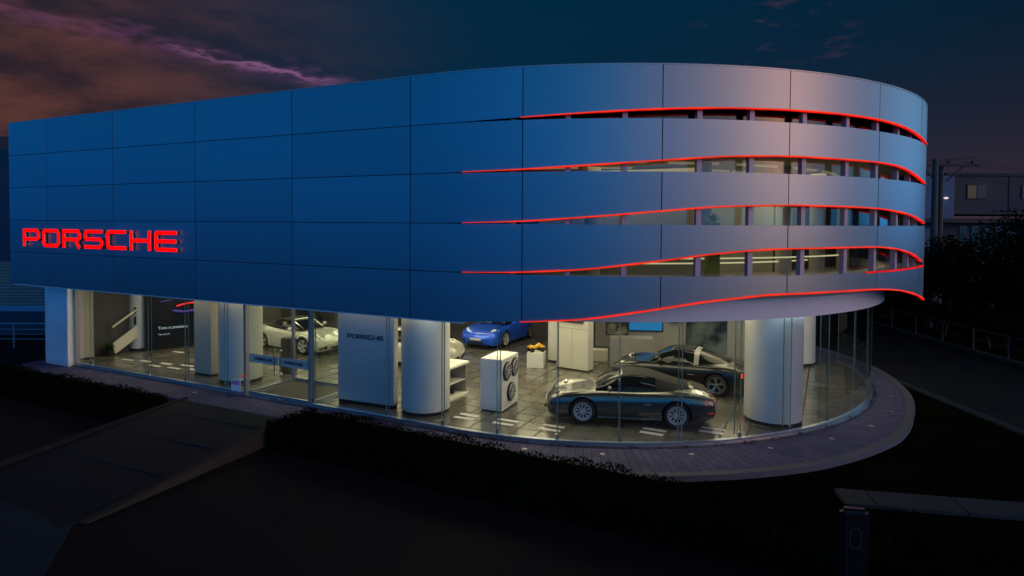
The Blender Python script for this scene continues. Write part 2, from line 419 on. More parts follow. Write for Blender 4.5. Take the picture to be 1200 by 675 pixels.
# polygon helper for slabs filling the whole plan
def plan(off, back=20.6, s_end=35.2, left=-18.0, step=.5):
    pts = [W(s, off) for s in srange(0, s_end, step)]
    bk = W(s_end, off) ; d = Vector((DX, DY, 0))
    pts = [W(left + off, off)] + pts + [bk - d*(18.0)]
    return pts
def slab(name, off, z0, z1, m, parent='b', **k):
    pts = plan(off, **k); n = len(pts); mb = MB()
    vs = [(p.x, p.y, z0) for p in pts] + [(p.x, p.y, z1) for p in pts]
    fs = [list(range(n))[::-1], list(range(n, 2*n))] + [(i, (i+1) % n, n+(i+1) % n, n+i) for i in range(n)]
    mb.add(vs, fs)
    return bpart(mb, name, m) if parent == 'b' else mb.build(name, m)
slab('roof', .29, 8.28, 8.4, M['bdark'])
slab('showroom_floor', 1.2, -.12, 0, M['tile'], left=-18.7)
slab('showroom_ceiling', 1.42, 3.1, 3.22, M['ceil'], left=-18.9)
slab('upper_floor', .5, 3.62, 3.8, M['grey'])
slab('upper_ceiling', .5, 6.98, 7.06, M['ceil'])
# side and back walls
def wallbox(name, a, b, th, z0, z1, m, parent=None):
    mb = MB(); a = Vector(a); b = Vector(b); mb.bar((a.x, a.y, (z0+z1)/2), (b.x, b.y, (z0+z1)/2), th, z1-z0)
    return bpart(mb, name, m, parent)
A = W(-18.05, .1); Bk = W(35.28, .1) - Vector((DX, DY, 0))*18.0
wallbox('side_wall', (A.x-.02, A.y+.1), (Bk.x, Bk.y), .2, 3.06, 8.8, M['alu'])
wallbox('back_wall', (Bk.x, Bk.y), W(35.28, .1), .2, -.1, 8.8, M['bdark'])
A2 = W(-17.35, 1.6); wallbox('side_wall', (A2.x, A2.y), (Bk.x+1.2, Bk.y-.6), .2, -.1, 3.06, M['darkgrey'])

# ground-floor interior partitions (in facade coordinates: s along, off inwards)
def pw(name, s0, o0, s1, o1, z0, z1, m, th=.15): return wallbox(name, W(s0, o0) if s0 >= 0 else W(s0, o0), W(s1, o1), th, z0, z1, m)
def FP(s, off, z=0):   # straight facade frame, also for s > 0 (no bending)
    n = nrm(0); p = Vector((CX, CY)) + n*(R-off) + Vector((DX, DY))*s
    return Vector((p.x, p.y, z))
wallbox('partition', FP(-16.5, 14.2), FP(3.2, 14.2), .2, 0, 3.1, M['darkgrey'])
wallbox('partition', FP(-.5, 14.0), FP(6.2, 14.0), .18, 0, 3.1, M['grey'])
wallbox('partition', (4.2, 26.2), (9.6, 25.5), .2, 0, 3.1, M['grey'])
wallbox('partition', (9.6, 25.5), (9.9, 34), .2, 0, 3.1, M['beige'])

# columns
def column(x, y, r, name='column', h=3.1):
    mb = MB(); mb.lathe([(r-.03, .002), (r-.03, .1)], 48, (x, y, 0)); k = bpart(mb, 'column_plinth', M['mattblack'], smooth=40)
    mb = MB(); mb.lathe([(r, .1), (r, h)], 64, (x, y, 0)); c = bpart(mb, name, M['colwhite'], smooth=40)
    return c
COLS = [(7.2, 17.48, .75), (-2.45, 18.2, .69), (-9.18, 21.62, .69), (11.0, 24.75, .74), (1.75, 24.7, .33), (-15.5, 26.6, .42), (-16.8, 26.7, .42), (-7.2, 29.5, .35), (-3.2, 27.6, .35)]
for x, y, r in COLS: column(x, y, r)
# outer left pier clad in panels
mb = MB(); p0 = FP(-17.95, 1.22); p1 = FP(-16.5, 1.22)
mb.bar((p0.x, p0.y, 1.42), (p1.x, p1.y, 1.42), .35, 3.24)
bpart(mb, 'corner_pier', M['pier'], bevel=.01)
wallbox('interior_panel', FP(-17.2, 1.6), FP(-17.1, 2.3), .14, .06, 3.08, M['beige'])
wallbox('interior_panel', FP(-11.3, 2.5), FP(-10.45, 2.5), .3, .06, 3.08, M['beige'])
wallbox('panel_plinth', FP(-11.27, 2.5), FP(-10.48, 2.5), .26, 0, .06, M['mattblack'])

# glazing
GO = 1.327
GS = [-16.45, -15.6, -12.3, -10.4, -8.52, -7.56]
def pane(s0, s1, z0=.07, z1=3.05, off=GO):
    mb = MB(); strip(mb, s0+.006, s1-.006, off, off+.012, z0, z1, step=.25)
    return bpart(mb, 'glass_pane', M['glass'], smooth=30)
for a, b in zip(GS, GS[1:]): pane(a, b)
GD = [-4.83, -2.17, -.38, 1.37, 3.11, 4.84, 6.57, 8.36, 10.17, 11.95, 13.7, 15.45, 17.2, 18.95, 20.7, 22.5]
for a, b in zip(GD, GD[1:]): pane(a, b)
mb = MB(); strip(mb, -16.45, -7.56, GO-.05, GO+.07, .0, .07); bpart(mb, 'base_rail', M['base'])
mb = MB(); strip(mb, -4.83, 22.5, GO-.05, GO+.07, .0, .07, step=.2); bpart(mb, 'base_rail', M['base'], smooth=30)
mb = MB(); strip(mb, -4.83, 22.5, GO-.04, GO+.06, 3.0, 3.06, step=.25); bpart(mb, 'head_rail', M['frame'])
mb = MB(); strip(mb, -16.45, -7.56, GO-.04, GO+.06, 3.0, 3.06); bpart(mb, 'head_rail', M['frame'])
for s in GD + GS[1:-1]:
    if s > 12.5:
        mb = MB(); strip(mb, s-.006, s+.006, GO-.002, GO+.0165, .07, 3.0); bpart(mb, 'silicone_joint', M['glassedge']); continue
    w = .1 if s < 0 else .22
    mb = MB()
    a = W(s, GO+.02); b = W(s, GO+.02+w)
    mb.bar((a.x, a.y, 1.54), (b.x, b.y, 1.54), .019, 2.94)
    fin = bpart(mb, 'glass_fin', M['fin'])
    mb = MB(); strip(mb, s-.008, s+.008, GO-.003, GO+.0175, .07, 3.0); bpart(mb, 'silicone_joint', M['glassedge'])
    mb = MB(); c = W(s, GO+.02+w); c2 = W(s, GO+.035+w)
    mb.bar((c.x, c.y, 1.54), (c2.x, c2.y, 1.54), .02, 2.94); bpart(mb, 'fin_edge', M['glassedge'], parent=fin)
    mb = MB(); a = W(s, GO+.03); mb.bar((a.x, a.y, .07), (a.x, a.y, .2), .07); bpart(mb, 'fin_shoe', M['chrome'], parent=fin)
for s in (-16.45, -7.56, -4.9):
    mb = MB(); strip(mb, s-.045, s+.045, GO-.06, GO+.1, 0, 3.05); bpart(mb, 'frame_post', M['frame'])

# entrance lobby with sliding doors
def lobby():
    m = MB()
    # side returns
    for s in (-7.5, -4.95):
        a = FP(s, GO+.12); b = FP(s, GO+1.9)
        mb = MB(); mb.bar((a.x, a.y, 1.55), (b.x, b.y, 1.55), .012, 2.9); bpart(mb, 'glass_pane', M['glass'])
        mb = MB(); mb.bar((a.x, a.y, .045), (b.x, b.y, .045), .09, .09); bpart(mb, 'base_rail', M['base'])
        mb = MB(); mb.bar((b.x, b.y, 0.0), (b.x, b.y, 3.05), .09); bpart(mb, 'frame_post', M['frame'])
    for off, wid in ((GO+.03, 'out'), (GO+1.95, 'in')):
        sm = -6.2
        for s0, s1 in ((-7.45, sm-.015), (sm+.015, -5.0)):
            a = FP(s0, off); b = FP(s1, off)
            mb = MB(); mb.bar((a.x, a.y, 1.5), (b.x, b.y, 1.5), .014, 2.8); d = bpart(mb, 'sliding_door', M['glass'])
            mb = MB(); mb.bar((a.x, a.y, .06), (b.x, b.y, .06), .05, .1); bpart(mb, 'door_rail', M['base'], parent=d)
            mb = MB(); mb.bar((a.x, a.y, 2.95), (b.x, b.y, 2.95), .05, .09); bpart(mb, 'door_rail', M['frame'], parent=d)
            if wid == 'out':
                n = nrm(0)*.012
                mb = MB(); mb.bar((a.x+n.x, a.y+n.y, 1.15), (b.x+n.x, b.y+n.y, 1.15), .004, .26)
                fb = bpart(mb, 'frosted_band', M['frost'], parent=d)
                tx = text_mesh((s1-s0)*.62, .085, .012)
                q = FP((s0+s1)/2, off-.018, 1.15)
                place_plane(tx, q, nrm(0)); bpart(tx, 'door_lettering', M['mattblack'], parent=d)
                # pull bar
                sh = sm - .12 if s1 < sm else sm + .12
                c = FP(sh, off-.07)
                mb = MB(); mb.tube([(c.x, c.y, .7), (c.x, c.y, 1.6)], .016, 8)
                for z in (.8, 1.5):
                    e = FP(sh, off); mb.tube([(c.x, c.y, z), (e.x, e.y, z)], .009, 6)
                bpart(mb, 'door_handle', M['chrome'], parent=d)
    mt = MB(); pts = [FP(-7.35, GO+.15, .004), FP(-5.05, GO+.15, .004), FP(-5.05, GO+1.8, .004), FP(-7.35, GO+1.8, .004)]
    mt.add(pts + [p+Vector((0, 0, .012)) for p in pts], [(3,2,1,0), (4,5,6,7), (0,1,5,4), (1,2,6,5), (2,3,7,6), (3,0,4,7)])
    tag(mt.build('doormat', mat('grey doormat', (.09, .08, .07), .95, bump=(200, .5))), 'brown grey doormat on the floor inside the glass entrance lobby', 'doormat')

# ------------------------------------------------------------------ wide lettering
def stroke(mb, pts, w, h0, h1, closed=False):
    """mitred stroke in the plane (u,v) between heights h0..h1"""
    n = len(pts); P = [Vector(p) for p in pts]; L = []; Rr = []
    for i in range(n):
        if closed: a, b = P[i-1], P[(i+1) % n]
        else: a = P[i-1] if i else None; b = P[i+1] if i < n-1 else None
        d1 = (P[i]-a).normalized() if a is not None else None
        d2 = (b-P[i]).normalized() if b is not None else None
        if d1 is None: d1 = d2
        if d2 is None: d2 = d1
        t = (d1+d2).normalized(); m = Vector((-t.y, t.x)); k = max(.35, m.dot(Vector((-d1.y, d1.x))))
        L.append(P[i]+m*w/2/k); Rr.append(P[i]-m*w/2/k)
    vs = []
    for i in range(n):
        vs += [(L[i].x, L[i].y, h0), (Rr[i].x, Rr[i].y, h0), (Rr[i].x, Rr[i].y, h1), (L[i].x, L[i].y, h1)]
    fs = []
    for i in range(n if closed else n-1):
        j = (i+1) % n
        for k in range(4): fs.append((i*4+k, i*4+(k+1) % 4, j*4+(k+1) % 4, j*4+k))
    if not closed: fs += [(3, 2, 1, 0), tuple((n-1)*4+k for k in range(4))]
    mb.add(vs, fs)
def letter_strokes(ch, W_, H_, t):
    x0, x1, y0, y1 = t/2, W_-t/2, t/2, H_-t/2; c = min(W_, H_)*.14; ym = H_*.46
    if ch == 'P': return [([(x0, 0), (x0, y1), (x1-c, y1), (x1, y1-c), (x1, ym-t*.2+c*.6), (x1-c, ym-t*.2), (x0+t/2, ym-t*.2)], False)]
    if ch == 'O': return [([(x0+c, y0), (x1-c, y0), (x1, y0+c), (x1, y1-c), (x1-c, y1), (x0+c, y1), (x0, y1-c), (x0, y0+c)], True)]
    if ch == 'R': return [([(x0, 0), (x0, y1), (x1-c, y1), (x1, y1-c), (x1, ym+c*.6), (x1-c, ym), (x0+t/2, ym)], False), ([(x1-c*2.2, ym-t/2), (x1, 0)], False)]
    if ch == 'S': return [([(x1+t*.3, y1), (x0+c, y1), (x0, y1-c), (x0, H_/2+c*.8), (x0+c, H_/2), (x1-c, H_/2), (x1, H_/2-c*.8), (x1, y0+c), (x1-c, y0), (x0-t*.3, y0)], False)]
    if ch == 'C': return [([(x1+t/2, y1), (x0+c, y1), (x0, y1-c), (x0, y0+c), (x0+c, y0), (x1+t/2, y0)], False)]
    if ch == 'H': return [([(x0, 0), (x0, H_)], False), ([(x1, 0), (x1, H_)], False), ([(x0+t/2, H_/2), (x1-t/2, H_/2)], False)]
    if ch == 'E': return [([(x1+t/2, y1), (x0+c*.6, y1), (x0, y1-c*.6), (x0, y0+c*.6), (x0+c*.6, y0), (x1+t/2, y0)], False), ([(x0+t/2, H_/2), (x1+t*.3, H_/2)], False)]
def text_mesh(width, height, depth, word='PORSCHE', tf=.21):
    mb = MB(); n = len(word); adv = width/n; lw = adv*.88
    for i, ch in enumerate(word):
        for pts, cl in letter_strokes(ch, lw, height, height*tf):
            stroke(mb, [(x + i*adv - width/2 + .06*adv, y - height/2) for x, y in pts], height*tf, 0, depth, cl)
    return mb
def place_plane(mb, q, n):
    """local (u,v,h) -> u along the wall to the right, v up, h outwards"""
    u = Vector((-n.y, n.x, 0)); nn = Vector((n.x, n.y, 0))
    mb.v = [tuple(Vector(q) + u*v[0] + Vector((0, 0, 1))*v[1] + nn*v[2]) for v in mb.v]
lobby()

# main illuminated sign: seven letters standing off the cladding
sign = tag(empty('illuminated_sign', W(-12.95, 0, 4.44)), 'row of red illuminated letters reading PORSCHE on the blue facade', 'sign')
SO = sign.location
wd, ht = 8.42, .62; adv = wd/7
for i, ch in enumerate('PORSCHE'):
    q = W(-17.15 + adv*(i+.5), 0, 4.755); n = nrm(0)
    t = .11
    def mk(h0, h1, tt):
        mb = MB()
        for pts, cl in letter_strokes(ch, adv*.83, ht, t):
            stroke(mb, [(x-adv*.415, y-ht/2) for x, y in pts], tt, h0, h1, cl)
        place_plane(mb, q, n); return mb
    L = mk(.03, .08, t*.98).build('letter_body', M['letter_side']); L.parent = sign; L.location = -SO
    F = mk(.081, .095, t).build('letter_face', M['letter_red']); F.parent = L
    mb = MB()
    for du in (-.3, .3):
        c = Vector(q) + Vector((-n.y, n.x, 0))*du
        for dz in (-.24, .24):
            mb.bar((c.x, c.y, c.z+dz), (c.x+n.x*.035, c.y+n.y*.035, c.z+dz), .03)
    mb.build('letter_bracket', M['letter_side']).parent = L

# ------------------------------------------------------------------ lights inside the showroom
LIGHTC = (1.0, .83, .51)
def area(name, loc, sx, sy, power, rz=0, col=LIGHTC):
    l = bpy.data.lights.new(name, 'AREA'); l.shape = 'RECTANGLE'; l.size = sx; l.size_y = sy; l.energy = power*.85; l.color = col
    o = bpy.data.objects.new(name, l); COL.objects.link(o); o.location = loc; o.rotation_euler = (0, 0, rz)
    return o
LAMPS = []
for off in (3.2, 5.6, 8.0, 10.6, 13.0):
    for s in (-14.5, -11.8, -9.1, -6.4, -3.7, -1.0):
        LAMPS.append(FP(s, off))
for rr, nn in ((8.3, 13), (5.9, 9), (3.2, 5)):
    for i in range(nn):
        a = radians(-10) + radians(170)*i/(nn-1)
        v = nrm(a); LAMPS.append(Vector((CX+v.x*rr, CY+v.y*rr, 0)))
for k, p in enumerate(LAMPS):
    mb = MB(); u = Vector((DX, DY, 0)); v = Vector((-DY, DX, 0))
    for dv in (-.19, .19):
        a = p - u*.42 + v*dv; b = p + u*.42 + v*dv
        mb.bar((a.x, a.y, 3.085), (b.x, b.y, 3.085), .2, .02)
    bpart(mb, 'ceiling_light', M['lamp'])
for s in (-14, -9.5, -5, -1):
    for off in (4.2, 9.5):
        q = FP(s, off, 3.04); area('showroom_light', q, 3.0, 2.2, 75, -TH)
for (x, y, p) in ((3, 18.2, 60), (7.5, 20.5, 60), (2.5, 22.5, 60), (7.0, 24.0, 45), (.3, 20.5, 40), (10.6, 22.6, 22)):
    area('showroom_light', (x, y, 3.04), 2.4, 2.0, p, -TH)

def front_fill(s, off, power, size=2.0, col=LIGHTC):  # added fill light by the glass, tilted inwards to brighten column and panel fronts
    o = area('front_fill_light', W(s, off, 3.03), size, .15, power, 0, col)
    n = nrm(max(0, s)/R); d = Vector((-n.x*.75, -n.y*.75, -1)); q = d.to_track_quat('-Z', 'Y'); o.rotation_euler = q.to_euler()
for s_ in (-15.3, -12.6, -10.9, -8.6, -6.3, -3.6, -1.6): front_fill(s_, GO+.35, 6)
for s_ in (6.9, 8.6, 10.4, 12.2): front_fill(s_, GO+.22, 3, 1.6, (.72, .84, 1))  # cool fill added in place of outdoor light on the columns
front_fill(-.6, GO+.25, 4, 1.2, (.6, .8, 1))
# upper floor: walls and lamps seen through the slits
wallbox('upper_partition', FP(1.5, 5.2), FP(5.5, 5.2), .15, 3.8, 6.98, M['offwhite'])
wallbox('upper_partition', (6.2, 20.4), (8.6, 21.2), .15, 3.8, 6.98, M['beige'])
wallbox('upper_partition', (8.6, 21.2), (12.5, 24.5), .15, 3.8, 6.98, M['darkgrey'])
wallbox('upper_partition', (1, 24), (9, 26), .15, 3.8, 6.98, M['offwhite'])
for x, y in ((5, 16.8), (9.3, 19.5), (2.2, 17.5), (11.9, 23.0), (7.6, 17.9)):
    mb = MB(); mb.lathe([(.22, 3.8), (.22, 6.98)], 24, (x, y, 0)); bpart(mb, 'upper_column', M['offwhite'], smooth=40)
for i in range(9):
    a = radians(12 + i*13); v = nrm(a)
    for rr in (8.8, 7.0):
        c = Vector((CX+v.x*rr, CY+v.y*rr, 0)); t = Vector((-v.y, v.x, 0))
        mb = MB(); mb.bar((c.x-t.x*.7, c.y-t.y*.7, 6.95), (c.x+t.x*.7, c.y+t.y*.7, 6.95), .09, .05)
        bpart(mb, 'upper_ceiling_light', M['lampup'])
# long linear lamps hung over the upper floor (low, seen through the fourth slit)
for o_, z_ in ((1.6, 4.5), (2.5, 4.32)):
    mb = MB(); strip(mb, 2.4, 13.2, o_, o_+.05, z_, z_+.035, step=.4); bpart(mb, 'handrail_light', M['hand'])
area('upper_light', (4.5, 18.4, 6.9), 5, 3, 70, 0); area('upper_light', (9.6, 20.2, 6.9), 3, 2, 55, 0)
# trusses above
for i in range(7):
    a = radians(15+i*15); v = nrm(a); p = Vector((CX+v.x*10.2, CY+v.y*10.2, 0)); q = Vector((CX+v.x*6.5, CY+v.y*6.5, 0))
    mb = MB(); mb.bar((p.x, p.y, 8.1), (q.x, q.y, 8.1), .08, .12); mb.bar((p.x, p.y, 7.2), (q.x, q.y, 8.05), .05, .06); mb.bar((p.x, p.y, 7.15), (q.x, q.y, 7.15), .06, .08)
    bpart(mb, 'roof_truss', M['frame'])
mb = MB()
c = W(7.2, 1.0)
for i in range(60):
    a = random.uniform(0, 2*pi); e = random.uniform(-.6, 1.2); r = random.uniform(.1, .34)
    d = Vector((cos(a)*cos(e), sin(a)*cos(e), sin(e)*.9))*r; t = Vector((-sin(a), cos(a), 0))*.03
    b0 = Vector((c.x, c.y, 5.42)); mb.add([b0, b0+d*.6+t, b0+d, b0+d*.6-t], [(0, 1, 2, 3)])
mb.box(c.x-.14, c.x+.14, c.y-.14, c.y+.14, 3.8, 5.42)
tag(mb.build('plant_stand', mat('yellow leaves', (.5, .45, .03), .5)), 'tall plant with yellow leaves behind the third window slit', 'plant')

# pale floor grilles let into the tiles near the glass
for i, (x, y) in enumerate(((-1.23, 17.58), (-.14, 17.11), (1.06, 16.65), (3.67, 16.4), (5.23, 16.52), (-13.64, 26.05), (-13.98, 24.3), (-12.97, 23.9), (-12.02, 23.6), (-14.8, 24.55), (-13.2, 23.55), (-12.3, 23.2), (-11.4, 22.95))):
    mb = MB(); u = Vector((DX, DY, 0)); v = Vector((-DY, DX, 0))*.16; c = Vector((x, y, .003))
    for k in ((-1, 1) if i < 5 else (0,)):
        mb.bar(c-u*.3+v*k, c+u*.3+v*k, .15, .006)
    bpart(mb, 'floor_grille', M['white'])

# ------------------------------------------------------------------ staircase (part of the building)
def staircase():
    st = MB(); a = Vector((-16.36, 25.65)); d = Vector((.52, .85)).normalized()   # climbs away behind the black screen wall
    r = Vector((d.y, -d.x)); n = 10
    for i in range(n):
        p = a + d*(.27*i); q = p + d*.3
        m_ = (p+q)/2
        st.bar((m_.x-r.x*.5, m_.y-r.y*.5, .17*(i+1)), (m_.x+r.x*.5, m_.y+r.y*.5, .17*(i+1)), .3, .06)
    so = bpart(st, 'staircase', M['grey'])
    for sgn in (-1, 1):
        e = a + r*.55*sgn; f = e + d*(.27*n)
        mb = MB(); mb.bar((e.x, e.y, .22), (f.x, f.y, .22+.17*n), .05, .42); bpart(mb, 'stair_stringer', M['offwhite'], parent=so)
        mb = MB(); mb.bar((e.x, e.y, 1.12), (f.x, f.y, 1.12+.17*n), .06, .07)
        bpart(mb, 'handrail', M['offwhite'], parent=so)
        mb = MB()
        mb.add([(e.x, e.y, .42), (f.x, f.y, .42+.17*n), (f.x, f.y, 1.05+.17*n), (e.x, e.y, 1.05)], [(0, 1, 2, 3)])
        bpart(mb, 'balustrade_glass', M['glass'], parent=so)
staircase()

# ------------------------------------------------------------------ cars
def catmull(rows, n):
    """rows of numbers, first column is the station; resampled smoothly to n rows"""
    out = []; m = len(rows)
    for k in range(n):
        t = (m-1)*k/(n-1); i = min(int(t), m-2); u = t-i
        p0, p1, p2, p3 = rows[max(i-1, 0)], rows[i], rows[i+1], rows[min(i+2, m-1)]
        out.append([.5*((2*b) + (-a+c)*u + (2*a-5*b+4*c-d)*u*u + (-a+3*b-3*c+d)*u**3) for a, b, c, d in zip(p0, p1, p2, p3)])
    return out
#        x     w    zb   zt   zc
BODY = [(0.0, .40, .30, .47, .50), (.06, .62, .23, .545, .565), (.16, .78, .17, .655, .635), (.38, .88, .14, .755, .70), (.70, .92, .14, .83, .775), (1.04, .935, .14, .865, .83),
        (1.45, .905, .14, .875, .90), (1.9, .89, .14, .885, .925), (2.5, .89, .14, .895, .93), (3.05, .91, .14, .92, .955), (3.49, .935, .15, .945, .985),
        (3.9, .93, .17, .925, .97), (4.22, .885, .2, .865, .91), (4.42, .80, .26, .79, .815), (4.50, .70, .32, .70, .71), (4.52, .55, .36, .60, .62)]
SEC = [(0, 0), (.6, 0), (.9, .03), (.975, .16), (.99, .36), (1.0, .58), (.985, .78), (.945, .92), (.88, .985), (.78, 1.0)]
def car_section(row):
    x, w, zb, zt, zc = row; h = []
    for fy, fz in SEC: h.append((fy*w, zb + (zt-zb)*fz))
    h.append((.60*w, zt*.45 + zc*.55 - .004)); h.append((.38*w, zc)); h.append((.18*w, zc+.005)); h.append((0, zc+.006))
    return h
def car_x(x): return 2.26 - x
WX = (1.04, 3.49); WR = .352
def body_row(x):
    for a, b in zip(BODY, BODY[1:]):
        if x <= b[0]:
            t = (x-a[0])/(b[0]-a[0]); return [p+(q-p)*t for p, q in zip(a, b)]
    return BODY[-1]
#  greenhouse: x, base half width, top half width, top height
GH = [(1.36, .62, .56, .925), (1.68, .71, .56, 1.105), (2.06, .74, .545, 1.262), (2.45, .745, .54, 1.305), (2.85, .735, .51, 1.262), (3.3, .69, .46, 1.13), (3.86, .58, .40, .985)]
def gh_pt(row, v):
    """v 0..1 from belt line to centre line"""
    x, wb, wt, z = row; zb = .895 + (.03 if x < 1.5 else 0)
    pts = [(wb, zb), (wb*.72+wt*.28, zb+(z-zb)*.38), (wt*.85+wb*.15, zb+(z-zb)*.8), (wt*.93, z-.022*(z-zb)/.4), (wt*.55, z+.006), (0, z+.014)]
    t = v*(len(pts)-1); i = min(int(t), len(pts)-2); u = t-i
    p0, p1, p2, p3 = pts[max(i-1, 0)], pts[i], pts[i+1], pts[min(i+2, len(pts)-1)]
    f = lambda a, b, c, d: .5*((2*b)+(-a+c)*u+(2*a-5*b+4*c-d)*u*u+(-a+3*b-3*c+d)*u**3)
    return (f(p0[0], p1[0], p2[0], p3[0]), f(p0[1], p1[1], p2[1], p3[1]))
GHF = catmull([list(r) for r in GH], 49)
def gh_row(x):
    for a, b in zip(GHF, GHF[1:]):
        if a[0] <= x <= b[0]:
            t = (x-a[0])/max(1e-6, b[0]-a[0]); return [p+(q-p)*t for p, q in zip(a, b)]
    return GHF[0] if x < GHF[0][0] else GHF[-1]
def gh_patch(x0, x1, v0, v1, side, off, th=.012, nx=14, nv=8):
    P = []
    for i in range(nx+1):
        x = x0+(x1-x0)*i/nx; row = gh_row(x); r = []
        for j in range(nv+1):
            y, z = gh_pt(row, v0+(v1-v0)*j/nv)
            d = Vector((0, y, z-.75)); d.normalize()
            r.append((car_x(x), side*(y + d.y*off), z + d.z*off))
        P.append(r if side > 0 else r)
    mb = MB(); mb.grid(P); return mb
def make_wheel(parent, x, y, rimmat, style):
    w = empty('wheel', (car_x(x), y, WR), 0, parent)
    s = 1 if y > 0 else -1
    t = MB(); t.lathe([(.235, -.115), (.318, -.12), (.340, -.095), (.345, -.05), (.345, .05), (.340, .095), (.318, .12), (.235, .115)], 40, axis='y', cap=False)
    t.build('tyre', M['rubber'], w, smooth=50)
    rm = MB()
    rm.lathe([(.232, s*.117), (.246, s*.12), (.25, s*.10), (.225, s*.05), (.22, -s*.08)], 40, axis='y', cap=False)
    rm.lathe([(0, s*.10), (.035, s*.10), (.045, s*.06), (.05, s*.02)], 16, axis='y', cap=False)
    nsp = 5 if style == 'double' else 10
    for k in range(nsp):
        a = 2*pi*k/nsp + .2
        if style == 'double': spl = [(-.16, -.09), (.16, .09)]
        else: spl = [(0, 0)]
        for da, db in spl:
            p = Vector((cos(a+db*.3)*.035, s*.085, sin(a+db*.3)*.035)); q = Vector((cos(a+da)*.232, s*.108, sin(a+da)*.232))
            rm.bar(p, q, .028, .022, up=(0, 1, 0))
        if style == 'cross':
            m1 = Vector((cos(a)*.14, s*.098, sin(a)*.14))
            for dd in (-.3, .3):
                rm.bar(m1, (cos(a+dd)*.23, s*.108, sin(a+dd)*.23), .016, .018, up=(0, 1, 0))
    rm.build('rim', rimmat, w, smooth=30)
    dk = MB(); dk.lathe([(0, s*.0), (.17, s*.0), (.225, -s*.02), (0, -s*.02)], 28, axis='y', cap=False); dk.build('brake_disc', M['mattblack'], w, smooth=30)
def make_car(label, loc, heading, paint, kind='coupe', rim='rim', style='double', group=None, taillit=False):
    car = tag(empty('sports_car', loc, heading), label, 'car', group)
    rows = catmull([list(r) for r in BODY], 61)
    mb = MB(); P = []
    for r in rows:
        r[1] = max(.05, r[1]); h = car_section(r); x = car_x(r[0])
        ring = [(x, y, z) for y, z in h] + [(x, -y, z) for y, z in h[-2:0:-1]]
        P.append(ring)
    # smooth each ring
    m = len(P[0]); vs = [p for r in P for p in r]; fs = []
    for i in range(len(P)-1):
        for j in range(m): fs.append((i*m+j, i*m+(j+1) % m, (i+1)*m+(j+1) % m, (i+1)*m+j))
    fs.append(list(range(m))); fs.append([(len(P)-1)*m+k for k in range(m)][::-1])
    mb.add(vs, fs)
    body = mb.build('body', [paint, M['mattblack']], car, smooth=35)
    cut = MB()
    for wx in WX:
        for s in (-1, 1):
            cut.lathe([(0, s*.6), (WR+.03, s*.6), (WR+.035, s*1.2), (0, s*1.2)], 40, (car_x(wx), 0, WR+.005), axis='y', cap=False)
    co = cut.build('cutter', M['mattblack'])
    md = body.modifiers.new('b', 'BOOLEAN'); md.object = co; md.operation = 'DIFFERENCE'; md.solver = 'EXACT'
    try: md.material_mode = 'TRANSFER'
    except Exception: pass
    body.parent = None
    bpy.context.view_layer.update(); dg = bpy.context.evaluated_depsgraph_get()
    me = bpy.data.meshes.new_from_object(body.evaluated_get(dg)); body.modifiers.clear(); body.data = me
    body.parent = car
    bpy.data.objects.remove(co)
    for wx in WX:
        for s in (-1, 1): make_wheel(car, wx, s*.80, M[rim], style)
    # greenhouse
    gl = MB(); P = []
    for r in GHF:
        a = [gh_pt(r, j/14) for j in range(15)]
        P.append([(car_x(r[0]), y, z) for y, z in a] + [(car_x(r[0]), -y, z) for y, z in a[-2::-1]])
    gl.grid(P)
    gl.build('cabin_glass', M['carglass'], car, smooth=40)
    for s in (-1, 1):
        pts = []
        for x in (1.4, 1.55, 1.7, 1.9, 2.06):
            y, z = gh_pt(gh_row(x), .62); pts.append((car_x(x), s*(y+.006), z+.008))
        mb = MB(); mb.tube(pts, .024, 8)
        mb.build('windscreen_pillar', M['chrome'] if kind == 'softtop_open' else paint, car, smooth=40)
    pts = []
    for j in range(-8, 9):
        y, z = gh_pt(gh_row(2.07), 1-abs(j)/8*.4); pts.append((car_x(2.07), y*(1 if j > 0 else -1), z+.006))
    mb = MB(); mb.tube(pts, .022, 8); mb.build('windscreen_header', M['chrome'] if kind == 'softtop_open' else paint, car, smooth=40)
    if kind == 'coupe':
        mb = MB()
        for s in (-1, 1): mb.grid([[p for p in r] for r in _patch(2.07, 3.85, .60, 1, s, .012)])
        mb.build('roof', paint, car, smooth=40)
    elif kind in ('softtop', 'softtop_open'):
        mb = MB()
        for s in (-1, 1):
            mb.grid(_patch(2.07, 3.85, .56, 1, s, .014)); mb.grid(_patch(2.95, 3.85, .0, .56, s, .014))
        mb.build('canvas_roof', M['soft'], car, smooth=40)
    elif kind == 'targa':
        mb = MB()
        for s in (-1, 1): mb.grid(_patch(2.07, 2.72, .58, 1, s, .014))
        mb.build('roof_panel', M['soft'], car, smooth=40)
        mb = MB()
        for s in (-1, 1): mb.grid(_patch(2.78, 2.93, 0, 1, s, .022))
        mb.build('roll_hoop', M['frame'], car, smooth=40)
    # door shut line, sill and trim
    for s in (-1, 1):
        mb = MB(); pts = []
        for x, f in ((1.62, .95), (1.56, .7), (1.55, .35), (1.62, .12)):
            r = body_row(x); pts.append(_side(r, f, s, x))
        mb.tube(pts, .006, 5); pts = []
        for x, f in ((2.86, .97), (2.92, .7), (2.9, .35), (2.78, .12)):
            r = body_row(x); pts.append(_side(r, f, s, x))
        mb.tube(pts, .006, 5)
        mb.build('door_seam', M['mattblack'], car)
        mb = MB(); pts = [_side(body_row(x), .62, s, x, .012) for x in (2.62, 2.72, 2.82)]
        mb.tube(pts, .014, 6); mb.build('door_handle', M['chrome'] if kind != 'targa' else M['black'], car, smooth=40)
        mb = MB()
        r = body_row(1.72); y0 = r[1]*.9
